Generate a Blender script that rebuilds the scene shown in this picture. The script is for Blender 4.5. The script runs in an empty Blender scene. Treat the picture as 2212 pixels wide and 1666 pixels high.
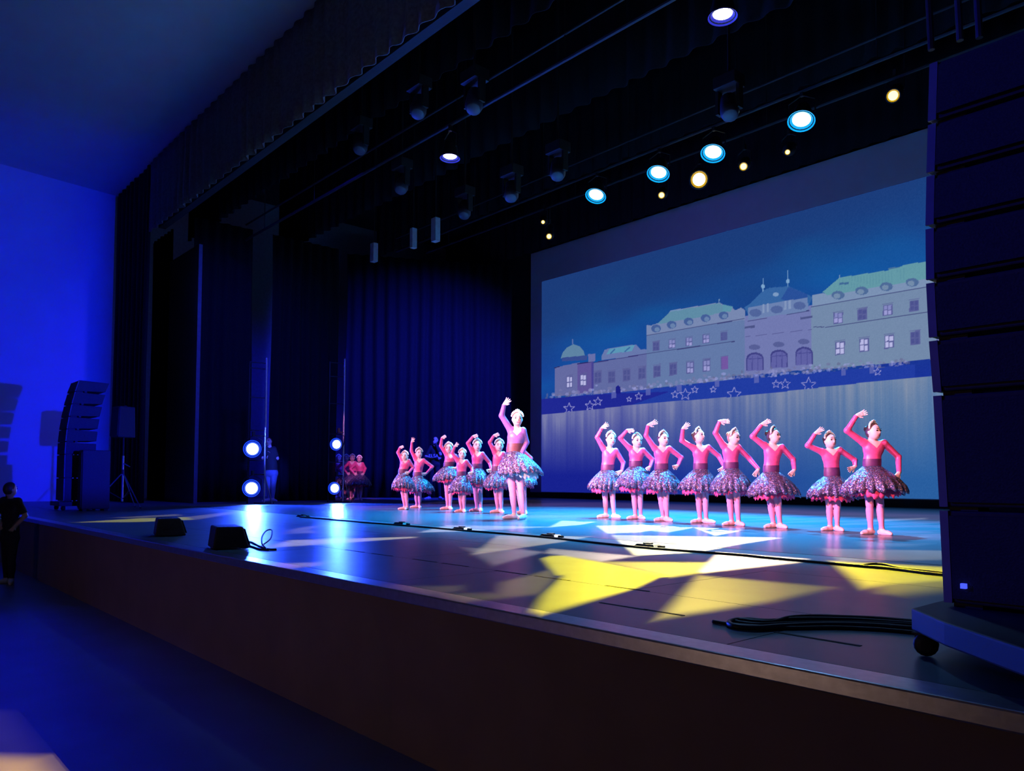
import bpy, bmesh, math, random
import numpy as np
from mathutils import Vector, Matrix

random.seed(7)
np.random.seed(7)
SC = bpy.context.scene
COL = SC.collection
R = math.radians

# ------------------------------------------------------------------ camera
W_PX, H_PX = 2212, 1666
F, PX, PY, EYE = 1664.0, 1106.0, 967.0, 0.52
pitch, roll, yaw = R(2.5), R(0.25), R(41.75)
fwh = np.array([-math.cos(yaw), math.sin(yaw), 0.0])
right0 = np.array([math.sin(yaw), math.cos(yaw), 0.0])
fwd = fwh * math.cos(pitch) + np.array([0, 0, 1.0]) * math.sin(pitch)
up0 = np.cross(right0, fwd)
rgt = right0 * math.cos(roll) + up0 * math.sin(roll)
upv = up0 * math.cos(roll) - right0 * math.sin(roll)
EYEP = np.array([0, 0, EYE])
cd = bpy.data.cameras.new('camera')
cam = bpy.data.objects.new('camera', cd)
COL.objects.link(cam)
m = Matrix.Identity(4)
for i in range(3):
    m[i][0], m[i][1], m[i][2], m[i][3] = rgt[i], upv[i], -fwd[i], EYEP[i]
cam.matrix_world = m
cd.sensor_fit = 'HORIZONTAL'
cd.sensor_width = 36.0
cd.lens = 36.0 * F / W_PX
cd.shift_y = (PY - H_PX / 2) / W_PX
cd.clip_start, cd.clip_end = 0.05, 200
SC.camera = cam


def ray(u, v):
    return rgt * (u - PX) / F + upv * (PY - v) / F + fwd


def at_z(u, v, z=0.0):
    d = ray(u, v)
    return EYEP + d * (z - EYE) / d[2]


def at_y(u, v, Y):
    d = ray(u, v)
    return EYEP + d * Y / d[1]


def at_x(u, v, X):
    d = ray(u, v)
    return EYEP + d * X / d[0]


def depth_of(P):
    return float((np.array(P) - EYEP) @ fwd)


# ------------------------------------------------------------------ exposure, world
vs = SC.view_settings
vs.view_transform = 'Standard'
vs.look = 'None'
vs.exposure = 0.0
vs.gamma = 1.0
vs.use_curve_mapping = False
SC.cycles.use_denoising = True
SC.cycles.max_bounces = 6
SC.cycles.diffuse_bounces = 3
SC.cycles.glossy_bounces = 3
SC.cycles.transparent_max_bounces = 12
SC.cycles.sample_clamp_indirect = 4.0
SC.cycles.caustics_reflective = False
SC.cycles.caustics_refractive = False

wd = bpy.data.worlds.new('hall_dark')
SC.world = wd
wd.use_nodes = True
bg = wd.node_tree.nodes['Background']
bg.inputs['Color'].default_value = (0.36, 0.40, 1.0, 1)
bg.inputs['Strength'].default_value = 0.0060


# ------------------------------------------------------------------ lamps
APRON_H = 0.75
def srgb(r, g, b):
    f = lambda c: c / 12.92 / 255 if c <= 10.3 else ((c / 255 + 0.055) / 1.055) ** 2.4
    return (f(r), f(g), f(b))


def spot(name, loc, aim, color, watts, cone=40, blend=0.4, size=0.05):
    l = bpy.data.lights.new(name, 'SPOT')
    l.energy = watts
    l.color = color
    l.spot_size = R(cone)
    l.spot_blend = blend
    l.shadow_soft_size = size
    o = bpy.data.objects.new(name, l)
    COL.objects.link(o)
    o.location = Vector(loc)
    o.rotation_euler = (Vector(aim) - Vector(loc)).to_track_quat('-Z', 'Y').to_euler()
    return o


def gobo(name, loc, aim, shapes, watts, cone=80, soft=0.004, size=0.0, blend=0.0):
    """A profile spot with a gobo of sharp shards: every shard is a set of edge
    planes through the lamp, so the pattern really travels in the beam.
    shapes: list of (floor points, (r,g,b)[, softness])"""
    o = spot(name, loc, aim, (1, 1, 1), watts, cone, blend, size)
    l = o.data
    l.use_nodes = True
    nt = l.node_tree
    em = [n for n in nt.nodes if n.type == 'EMISSION'][0]
    inc = nt.nodes.new('ShaderNodeNewGeometry').outputs['Incoming']
    L = np.array(loc, float)
    total = None
    for sh in shapes:
        pts = [np.array(p, float) for p in sh[0]]
        colr = sh[1]
        sf = sh[2] if len(sh) > 2 else soft
        cen = sum(pts) / len(pts) - L
        prev = None
        for a, b in zip(pts, pts[1:] + pts[:1]):
            n = np.cross(a - L, b - L)
            n /= max(np.linalg.norm(n), 1e-9)
            if n @ cen < 0:
                n = -n
            d = nt.nodes.new('ShaderNodeVectorMath')
            d.operation = 'DOT_PRODUCT'
            d.inputs[1].default_value = n
            nt.links.new(inc, d.inputs[0])
            if prev is None:
                prev = d.outputs['Value']
            else:
                mn = nt.nodes.new('ShaderNodeMath')
                mn.operation = 'MINIMUM'
                nt.links.new(prev, mn.inputs[0])
                nt.links.new(d.outputs['Value'], mn.inputs[1])
                prev = mn.outputs[0]
        mr = nt.nodes.new('ShaderNodeMapRange')
        mr.interpolation_type = 'SMOOTHSTEP'
        mr.inputs['From Min'].default_value = -sf
        mr.inputs['From Max'].default_value = sf
        nt.links.new(prev, mr.inputs['Value'])
        ml = nt.nodes.new('ShaderNodeVectorMath')
        ml.operation = 'SCALE'
        ml.inputs[0].default_value = colr
        nt.links.new(mr.outputs['Result'], ml.inputs['Scale'])
        if total is None:
            total = ml.outputs[0]
        else:
            ad = nt.nodes.new('ShaderNodeVectorMath')
            ad.operation = 'MAXIMUM'
            nt.links.new(total, ad.inputs[0])
            nt.links.new(ml.outputs[0], ad.inputs[1])
            total = ad.outputs[0]
    nt.links.new(total, em.inputs['Color'])
    return o


def Z6(x, y):
    return at_z(400 + x / 2.458, 1100 + y / 2.458)


def Z7(x, y):
    return at_z(1100 + x / 2.212, 1100 + y / 2.212)


def ZF(x, y):
    return at_z(x, y)


YEL, YMID = (0.80, 0.64, 0.0), (0.42, 0.30, 0.035)
# positions of the lit lanterns on the two rear battens and the down-lights
YB, CB, WB = 11.8, 11.0, 7.0
PIX_CYAN = [(1287, 423), (1422, 375), (1540, 331), (1731, 261)]
PIX_YEL = [(1510, 388), (1929, 207), (1606, 360), (1701, 329), (1429, 422), (1186, 511), (1173, 480)]
PIX_WHITE = [(1561, 35), (972, 341)]
P_CYAN = [at_y(u, v, CB) for u, v in PIX_CYAN]
P_YEL = [at_y(u, v, YB) for u, v in PIX_YEL]
P_WHITE = [at_y(u, v, WB) for u, v in PIX_WHITE]

# yellow shards from the burning yellow lantern
gobo('yellow_gobo_light', P_YEL[0] + np.array([0.0, -0.12, -0.02]), (-4, 3.5, 0), [
    ([Z7(225, 305), Z7(500, 300), Z7(790, 318), Z7(640, 362), Z7(480, 428), Z7(250, 535), Z7(92, 480), Z7(165, 410)], YEL, .0035),
    ([Z7(160, 236), Z7(200, 224), Z7(290, 222), Z7(480, 262), Z7(790, 318), Z7(500, 340), Z7(225, 315)], YEL, .0035),
    ([Z7(430, 252), Z7(1080, 258), Z7(960, 296), Z7(770, 322)], (0.34, 0.27, 0.02), .005),
    ([Z7(905, 318), Z7(1590, 378), Z7(1590, 390), Z7(1250, 440), Z7(690, 562)], (0.115, 0.09, 0.010)),
    ([Z7(1550, 250), Z7(2300, 290), Z7(2300, 330), Z7(1700, 372)], (1.3, 0.95, 0.0), .006),
    ([Z7(1720, 330), Z7(2300, 300), Z7(2300, 360), Z7(1850, 405), Z7(1790, 398)], (0.5, 0.36, 0.01), .008),
    ([Z7(-40, 352), Z7(215, 285), Z7(215, 330), Z7(150, 405), Z7(-60, 425)], (0.19, 0.14, 0.03)),
    ([Z6(1080, 412), Z6(1470, 408), Z6(1470, 430), Z6(1300, 462)], (0.16, 0.11, 0.03)),
    ([Z6(1290, 450), Z6(1900, 445), Z6(1480, 497)], (0.17, 0.13, 0.02)),
    ([ZF(160, 1129), ZF(300, 1120), ZF(405, 1117), ZF(420, 1123), ZF(300, 1128)], (0.70, 0.50, 0.05)),
    ([ZF(235, 1119), ZF(380, 1111), ZF(395, 1114), ZF(300, 1119)], (0.25, 0.17, 0.09)),
    ([ZF(405, 1117), ZF(520, 1103), ZF(535, 1105), ZF(430, 1122)], (0.25, 0.17, 0.09)),
    ([at_z(-40, 1635, -.75), at_z(88, 1640, -.75), at_z(130, 1700, -.75), at_z(-40, 1720, -.75)], (2.2, 1.25, 0.12)),
    ([at_z(-40, 1538, -.75), at_z(18, 1540, -.75), at_z(92, 1642, -.75), at_z(-40, 1640, -.75)], (0.07, 0.045, 0.09)),
], 26000, 110)
# pale shards from three of the small yellow rear lanterns
PALE, PEACH, HOT, LIL = (0.3, 0.24, 0.24), (0.55, 0.38, 0.22), (1.5, 1.25, 1.05), (0.28, 0.22, 0.40)
PALE_AT = [P_YEL[k] + np.array([0.0, -0.12, -0.02]) for k in (2, 4, 5)]
gobo('pale_gobo_light', PALE_AT[0], (-6, 6, 0), [
    ([Z7(490, 125), Z7(1290, 136), Z7(1100, 170), Z7(900, 207), Z7(620, 222), Z7(600, 220)], (1.15, 0.95, 0.42), .003),
    ([Z7(800, 165), Z7(1300, 139), Z7(960, 190), Z7(800, 205)], HOT, .003),
    ([Z7(415, 80), Z7(640, 75), Z7(800, 84), Z7(620, 112), Z7(470, 118)], HOT, .003),
    ([Z7(610, 100), Z7(850, 76), Z7(880, 90), Z7(760, 112)], (1.0, 0.9, 1.0), .003),
    ([Z7(880, 88), Z7(1110, 98), Z7(1090, 108), Z7(985, 128)], HOT, .003),
    ([Z7(1000, 205), Z7(1430, 238), Z7(1390, 255), Z7(930, 305), Z7(905, 300)], PEACH, .003),
    ([Z6(1660, 140), Z6(2165, 145), Z6(2000, 175), Z6(1530, 242)], PEACH),
    ([Z6(1240, 125), Z6(1390, 86), Z6(1950, 95), Z6(1500, 118)], (0.7, 0.55, 0.62)),
], 24000, 110)
gobo('pale_gobo_light', PALE_AT[1], (-6, 6, 0), [
    ([Z6(1930, 98), Z6(2000, 62), Z6(2180, 68), Z6(2100, 84)], (0.9, 0.8, 0.85)),
    ([Z6(420, 206), Z6(560, 165), Z6(1220, 147), Z6(1215, 153), Z6(620, 195)], (0.9, 0.66, 0.5)),
    ([Z6(520, 130), Z6(600, 100), Z6(745, 84), Z6(650, 110)], LIL),
    ([Z6(540, 130), Z6(650, 110), Z6(725, 127)], LIL),
    ([Z6(430, 292), Z6(765, 282), Z6(700, 300), Z6(560, 318)], (0.9, 0.58, 0.25)),
    ([Z6(1480, 205), Z6(1780, 215), Z6(1900, 228), Z6(1640, 300)], (0.18, 0.15, 0.15)),
    ([Z7(200, 190), Z7(600, 225), Z7(440, 250), Z7(170, 210)], (0.25, 0.2, 0.15)),
    ([Z7(1495, 190), Z7(2300, 203), Z7(2300, 240), Z7(1580, 250)], PEACH),
], 24000, 110)
gobo('pale_gobo_light', PALE_AT[2], (-6, 6, 0), [
    ([Z7(1660, 155), Z7(2000, 165), Z7(1900, 180), Z7(1680, 178)], (0.4, 0.34, 0.4)),
    ([Z7(1455, 122), Z7(1560, 118), Z7(1540, 138), Z7(1480, 138)], (0.3, 0.26, 0.28)),
    ([Z7(1860, 135), Z7(2000, 128), Z7(2000, 150), Z7(1900, 148)], (0.4, 0.35, 0.35)),
    ([Z7(1120, 112), Z7(1330, 96), Z7(1400, 102), Z7(1160, 122)], (0.25, 0.22, 0.28)),
    ([ZF(1865, 1124), ZF(2000, 1119), ZF(2000, 1122), ZF(1890, 1128)], (0.4, 0.34, 0.34)),
], 24000, 110)

# stage colour: cyan back light, blue booms, white-pink front light
for k, P in enumerate(P_CYAN):
    spot('cyan_par_light', P + np.array([0.02, -0.16, -0.05]), (P[0] + 0.6, 8.9 - 0.1 * k, 0), (0.02, 0.42, 1.0), 9500, 62, 0.7, 0.12)
for k, P in enumerate(P_WHITE):
    spot('white_down_light', P + np.array([0, 0, -0.05]), (P[0], P[1] + 0.1, 0), (0.42, 0.42, 1.0), 260, 40, 0.8, 0.1)
BOOM = [(545, 970, 0), (543, 1055, 0), (726, 960, 1), (722, 1055, 1)]
P_BOOM = [at_x(u, v, -16.25) for u, v, k in BOOM]
for (u, v, k), P in zip(BOOM, P_BOOM):
    spot('blue_boom_light', P + np.array([0.22, -0.02, 0]), (P[0] + 6, P[1] - 0.7, 0.25), (0.02, 0.07, 1.0), 1700 if k == 0 else 1100, 95, 0.6, 0.1)
# the front lanterns are shuttered to the two rows of dancers
FRONT_L = [(-13.7, 8.5, -0.6), (-7.2, 8.5, -0.6), (-7.2, 8.5, 1.75), (-13.7, 8.5, 1.75)]
FRONT_R = [(-8.4, 8.3, -0.3), (-2.5, 8.1, -0.3), (-2.5, 8.1, 1.6), (-8.4, 8.3, 1.6)]
gobo('front_light', (-15.5, -6.5, 6.0), (-11, 8.4, 0.75), [(FRONT_L, (1.0, 0.40, 0.98), .006)], 21000, 33, size=0.12)
gobo('front_light', (-4.5, -6.5, 6.0), (-11, 8.4, 0.75), [(FRONT_L, (1.0, 0.42, 0.28), .006)], 11000, 32, size=0.12)
gobo('front_light', (-9.5, -6.5, 6.0), (-5.6, 8.2, 0.8), [(FRONT_R, (1.0, 0.40, 1.0), .006)], 30000, 40, size=0.12)
gobo('front_light', (-2.2, -6.5, 6.2), (-5.9, 8.2, 0.8), [(FRONT_R, (1.0, 0.40, 0.26), .006)], 12000, 36, size=0.12)
spot('follow_light', (-7.5, -7.5, 6.6), (-8.05, 7.24, 1.0), (1.0, 0.72, 1.0), 9000, 10, 0.4, 0.1)
# house: blue wash on the side wall, added fills for hall and stage
gobo('wall_wash_light', (-3.4, 4.15, 1.25), (-20.7, 3.9, 2.3), [
    ([(-20.7, 5.12, -.5), (-20.7, 5.12, 9.5), (-20.7, -4, 9.5), (-20.7, -4, -.5)], (0.002, 0.007, 1.0), .03)], 8800, 52, size=.05, blend=1.0)
gobo('hall_blue_fill', (-7.0, -5.0, 4.0), tuple(at_z(60, 1450, -APRON_H)), [  # unseen blue spot, added and shaped to make the hall floor glow
    ([at_z(u, v, -APRON_H) for u, v in ((-300, 1330), (40, 1330), (210, 1420), (380, 1600), (420, 1760), (-300, 1760))], (0.003, 0.004, 1.0), .05)], 3600, 60, size=.2)
gobo('stack_blue_fill', (-9.0, -5.0, 4.5), (-0.6, 2.5, 0.95), [  # added unseen blue fill, cut to the speaker stack alone
    ([(-1.06, 2.62, .08), (.1, 2.62, .08), (.1, 2.62, 2.6), (-1.06, 2.62, 2.6)], (0.01, 0.02, 1.0), .006)], 2300, 30, size=.1)
spot('apron_warm_fill', (-5.0, -5.0, -0.12), (-5.0, 2.05, -0.3), (1.0, 0.62, 0.46), 75, 120, 0.9, 0.3)  # invented low warm fill for the apron and hall floor
gobo('front_floor_fill', (-4.8, 6.3, 5.6), (-4.6, 3.9, 0), [  # added unseen fill that brightens the front of the deck
    ([(-16, 2.1, 0), (1.0, 2.1, 0), (1.0, 6.6, 0), (-16, 6.6, 0)], (0.22, 0.50, 1.0), .02)], 260, 130, size=.2, blend=.8)
spot('backstage_blue_fill', (-20.5, 11.5, 4.5), (-24.0, 9.6, 1.6), (0.004, 0.004, 1.0), 95, 120, 0.8, 0.2)  # added unseen spots that brighten the wall behind the gap
spot('backstage_blue_fill', (-19.6, 10.2, 4.8), (-23.5, 13.5, 1.0), (0.004, 0.004, 1.0), 80, 120, 0.8, 0.2)
gobo('rear_curtain_fill', (-12.5, 12.2, 6.2), (-19.2, 13.8, 2.6), [  # added unseen blue fill for the rear curtain
    ([(-20.9, 11.3, -5), (-20.9, 11.3, 7.2), (-18.3, 16.35, 7.2), (-18.3, 16.35, -5)], (0.02, 0.03, 1.0), .04)], 12500, 75, size=.2, blend=1.0)
spot('left_leg_light', (-11.5, 6.6, 6.0), (-18.4, 7.2, 2.2), (0.02, 0.02, 1.0), 1700, 70, 1.0, 0.2)
spot('wings_pink_fill', (-13.5, 7.6, 3.6), (-18.0, 10.5, 0.7), (1.0, 0.30, 0.75), 900, 12, 0.6, 0.1)  # added pink spot lifting the waiting dancers, source unseen
spot('wings_blue_fill', (-12.8, 6.0, 2.4), (-17.9, 8.0, 0.8), (0.03, 0.06, 1.0), 2600, 12, 0.6, 0.1)  # added blue spot lifting the man in the wings, source unseen
spot('screen_edge_fill', (-15.6, 13.2, 6.4), (-18.0, 17.0, 3.2), (0.05, 0.04, 1.0), 60, 60, 0.9, 0.2)  # added blue fill for the left margin of the screen
spot('screen_violet_fill', (-11.5, 12.8, 6.9), (-11.5, 17.0, 7.4), (0.18, 0.04, 1.0), 45, 150, 0.8, 0.2)  # added violet fill tinting the bare cloth round the picture


# ------------------------------------------------------------------ materials
def new_mat(name):
    mt = bpy.data.materials.new(name)
    mt.use_nodes = True
    nt = mt.node_tree
    return mt, nt, nt.nodes['Principled BSDF']


def mat(name, color, rough=0.6, metal=0.0, noise=0.12, scale=14.0, bump=0.0, sheen=0.0, spec=None):
    mt, nt, b = new_mat(name)
    tc = nt.nodes.new('ShaderNodeTexCoord')
    nz = nt.nodes.new('ShaderNodeTexNoise')
    nz.inputs['Scale'].default_value = scale
    nz.inputs['Detail'].default_value = 4
    nt.links.new(tc.outputs['Object'], nz.inputs['Vector'])
    rm = nt.nodes.new('ShaderNodeValToRGB')
    e = rm.color_ramp.elements
    e[0].position, e[1].position = 0.3, 0.7
    e[0].color = tuple(c * (1 - noise) for c in color) + (1,)
    e[1].color = tuple(min(1, c * (1 + noise)) for c in color) + (1,)
    nt.links.new(nz.outputs['Fac'], rm.inputs['Fac'])
    nt.links.new(rm.outputs['Color'], b.inputs['Base Color'])
    b.inputs['Roughness'].default_value = rough
    b.inputs['Metallic'].default_value = metal
    if spec is not None:
        b.inputs['Specular IOR Level'].default_value = spec
    if sheen:
        b.inputs['Sheen Weight'].default_value = sheen
    if bump:
        bp = nt.nodes.new('ShaderNodeBump')
        bp.inputs['Strength'].default_value = bump
        bp.inputs['Distance'].default_value = 0.01
        nt.links.new(nz.outputs['Fac'], bp.inputs['Height'])
        nt.links.new(bp.outputs['Normal'], b.inputs['Normal'])
    return mt


def emit(name, color, strength):
    mt, nt, b = new_mat(name)
    b.inputs['Base Color'].default_value = (0.02, 0.02, 0.02, 1)
    b.inputs['Emission Color'].default_value = tuple(color) + (1,)
    b.inputs['Emission Strength'].default_value = strength
    return mt


M = {}
M['panel'] = mat('stage_panel', (0.105, 0.15, 0.165), 0.36, 0, 0.10, 5, 0.04, 0, 0.35)
M['vinyl'] = mat('dance_vinyl', (0.095, 0.135, 0.165), 0.24, 0, 0.10, 4, 0.05)
M['seam'] = mat('dark_seam', (0.012, 0.012, 0.014), 0.8)
M['apron'] = mat('apron_paint', (0.20, 0.14, 0.115), 0.75, 0, 0.10, 3)
M['alu'] = mat('aluminium_trim', (0.55, 0.55, 0.58), 0.32, 0.85, 0.1, 30, 0.05)
M['hall_floor'] = mat('hall_floor', (0.16, 0.16, 0.17), 0.35, 0, 0.12, 3)
M['wall'] = mat('white_wall_paint', (0.72, 0.72, 0.74), 0.8, 0, 0.03, 2)
M['ceil'] = mat('ceiling_paint', (0.60, 0.60, 0.63), 0.85, 0, 0.03, 2)
M['black_wall'] = mat('black_wall_paint', (0.02, 0.02, 0.025), 0.85)
M['back_wall'] = mat('backstage_wall_paint', (0.45, 0.45, 0.5), 0.85)
M['velvet'] = mat('black_velvet', (0.009, 0.009, 0.014), 0.95, 0, 0.25, 30, 0.1, 0.0, 0.15)
M['velvet_soft'] = mat('grey_velvet', (0.17, 0.145, 0.15), 0.95, 0, 0.25, 20, 0.1, 0.0, 0.15)
M['tormentor'] = mat('blue_grey_flat', (0.10, 0.10, 0.15), 0.85)
M['box'] = mat('speaker_paint', (0.026, 0.026, 0.030), 0.6, 0, 0.2, 60, 0.1, 0, .3)
M['grille'] = mat('speaker_grille', (0.020, 0.020, 0.024), 0.8, 0.0, 0.4, 160, 0.3)
M['edge'] = mat('grey_cabinet_trim', (0.14, 0.14, 0.17), 0.5)
M['cart'] = mat('cart_board', (0.025, 0.025, 0.03), 0.6)
M['rubber'] = mat('black_rubber', (0.012, 0.012, 0.012), 0.6)
M['steel'] = mat('steel_tube', (0.55, 0.55, 0.6), 0.3, 0.9)
M['black_metal'] = mat('black_metal', (0.010, 0.010, 0.012), 0.6, 0.0)
M['grey_metal'] = mat('grey_fixture_metal', (0.05, 0.05, 0.08), 0.5, 0.2)
M['cable'] = mat('cable_rubber', (0.012, 0.012, 0.012), 0.5)
M['skin'] = mat('skin', (0.78, 0.52, 0.43), 0.5, 0, 0.04, 20)
M['silhouette_skin'] = mat('skin_silhouette', (0.55, 0.36, 0.28), 0.5, 0, 0.04, 20)  # skin darkened to keep the onlooker in silhouette
M['leotard'] = mat('red_lycra', (0.70, 0.085, 0.22), 0.38, 0, 0.10, 40)
M['mauve'] = mat('mauve_lycra', (0.27, 0.13, 0.36), 0.4, 0, 0.14, 40)
M['band'] = mat('plum_waistband', (0.10, 0.022, 0.085), 0.5, 0, 0.12, 40)
M['band_brown'] = mat('brown_waistband', (0.16, 0.055, 0.06), 0.5, 0, 0.12, 40)
M['tights'] = mat('pink_tights', (0.62, 0.27, 0.40), 0.55, 0, 0.06, 40)
M['shoe'] = mat('ballet_satin', (0.80, 0.50, 0.50), 0.45, 0, 0.06, 40)
M['hair'] = mat('dark_hair', (0.045, 0.022, 0.016), 0.45, 0, 0.3, 60)
M['hair_fair'] = mat('light_brown_hair', (0.30, 0.17, 0.09), 0.45, 0, 0.3, 60)
M['tiara'] = mat('white_tiara_petals', (0.86, 0.86, 0.88), 0.35, 0, 0.05, 60)
M['eye'] = mat('dark_eye', (0.03, 0.018, 0.02), 0.3)
M['lip'] = mat('lip_red', (0.55, 0.10, 0.14), 0.4)
M['tulle_red'] = mat('red_tulle', (0.70, 0.06, 0.18), 0.8, 0, 0.25, 60)
M['tulle_white'] = mat('white_tulle', (0.75, 0.75, 0.8), 0.8, 0, 0.2, 60)
M['denim'] = mat('blue_denim', (0.16, 0.20, 0.36), 0.8, 0, 0.2, 60)
M['tshirt'] = mat('black_cotton', (0.02, 0.02, 0.026), 0.85)
M['sneaker'] = mat('white_sneaker', (0.5, 0.5, 0.5), 0.6)
M['letter'] = mat('white_print', (0.75, 0.75, 0.78), 0.7)


def sequin_mat():
    mt, nt, b = new_mat('sequin_tulle')
    tc = nt.nodes.new('ShaderNodeTexCoord')
    vo = nt.nodes.new('ShaderNodeTexVoronoi')
    vo.inputs['Scale'].default_value = 150
    nt.links.new(tc.outputs['Object'], vo.inputs['Vector'])
    rm = nt.nodes.new('ShaderNodeValToRGB')
    rm.color_ramp.interpolation = 'CONSTANT'
    cols = [(0.0, (0.07, 0.05, 0.10)), (0.34, (0.13, 0.09, 0.18)), (0.52, (0.06, 0.10, 0.22)), (0.64, (0.24, 0.14, 0.26)),
            (0.76, (0.26, 0.13, 0.06)), (0.86, (0.10, 0.30, 0.45)), (0.94, (0.80, 0.66, 0.80))]
    el = rm.color_ramp.elements
    while len(el) < len(cols):
        el.new(0.5)
    for e, (p, c) in zip(el, cols):
        e.position = p
        e.color = c + (1,)
    sp = nt.nodes.new('ShaderNodeSeparateColor')
    nt.links.new(vo.outputs['Color'], sp.inputs['Color'])
    nt.links.new(sp.outputs[0], rm.inputs['Fac'])
    nt.links.new(rm.outputs['Color'], b.inputs['Base Color'])
    b.inputs['Roughness'].default_value = 0.32
    b.inputs['Metallic'].default_value = 0.55
    # each sequin leans its own way
    ge = nt.nodes.new('ShaderNodeNewGeometry')
    sub = nt.nodes.new('ShaderNodeVectorMath')
    sub.operation = 'SUBTRACT'
    sub.inputs[1].default_value = (0.5, 0.5, 0.5)
    nt.links.new(vo.outputs['Color'], sub.inputs[0])
    ad = nt.nodes.new('ShaderNodeVectorMath')
    ad.operation = 'ADD'
    nt.links.new(ge.outputs['Normal'], ad.inputs[0])
    nt.links.new(sub.outputs[0], ad.inputs[1])
    nm = nt.nodes.new('ShaderNodeVectorMath')
    nm.operation = 'NORMALIZE'
    nt.links.new(ad.outputs[0], nm.inputs[0])
    nt.links.new(nm.outputs[0], b.inputs['Normal'])
    return mt


M['sequin'] = sequin_mat()
M['lens_cyan'] = emit('cyan_lens', (0.55, 0.95, 1.0), 7)
M['halo_cyan'] = emit('cyan_halo_glow', (0.0, 0.40, 1.0), 1.1)  # halo glows: emission standing in for bloom round the lamps
M['lens_white'] = emit('white_lens', (0.88, 0.88, 1.0), 7)
M['halo_white'] = emit('violet_halo_glow', (0.03, 0.03, 0.7), 0.8)
M['lens_blue'] = emit('blue_lens', (0.42, 0.60, 1.0), 9)
M['halo_blue'] = emit('blue_halo_glow', (0.004, 0.05, 1.0), 1.2)
M['lens_yellow'] = emit('yellow_lens', (1.0, 0.80, 0.25), 3)
M['lens_hot'] = emit('burning_yellow_lens', (1.0, 0.93, 0.25), 9)
M['halo_yellow'] = emit('amber_halo_glow', (0.75, 0.42, 0.0), 0.7)
M['led'] = emit('blue_indicator', (0.05, 0.08, 1.0), 1.5)


# ------------------------------------------------------------------ mesh helpers
def link(name, me, material=None, parent=None):
    o = bpy.data.objects.new(name, me)
    COL.objects.link(o)
    if material is not None:
        me.materials.append(material)
    if parent is not None:
        o.parent = parent
    return o


def mesh_from(name, verts, faces, smooth=False):
    me = bpy.data.meshes.new(name)
    me.from_pydata([tuple(map(float, v)) for v in verts], [], [tuple(map(int, f)) for f in faces])
    if smooth:
        me.polygons.foreach_set('use_smooth', [True] * len(me.polygons))
    me.update()
    return me


def tag(o, label=None, cat=None, group=None, kind=None):
    if label:
        o['label'] = label
    if cat:
        o['category'] = cat
    if group:
        o['group'] = group
    if kind:
        o['kind'] = kind
    return o


def empty(name, loc=(0, 0, 0), rz=0.0, label=None, cat=None, group=None):
    o = bpy.data.objects.new(name, None)
    o.empty_display_size = 0.1
    COL.objects.link(o)
    o.location = loc
    o.rotation_euler = (0, 0, rz)
    return tag(o, label, cat, group)


def copy_tree(o, parent=None):
    c = o.copy()
    COL.objects.link(c)
    c.parent = parent
    for ch in list(o.children):
        copy_tree(ch, c)
    return c


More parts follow.
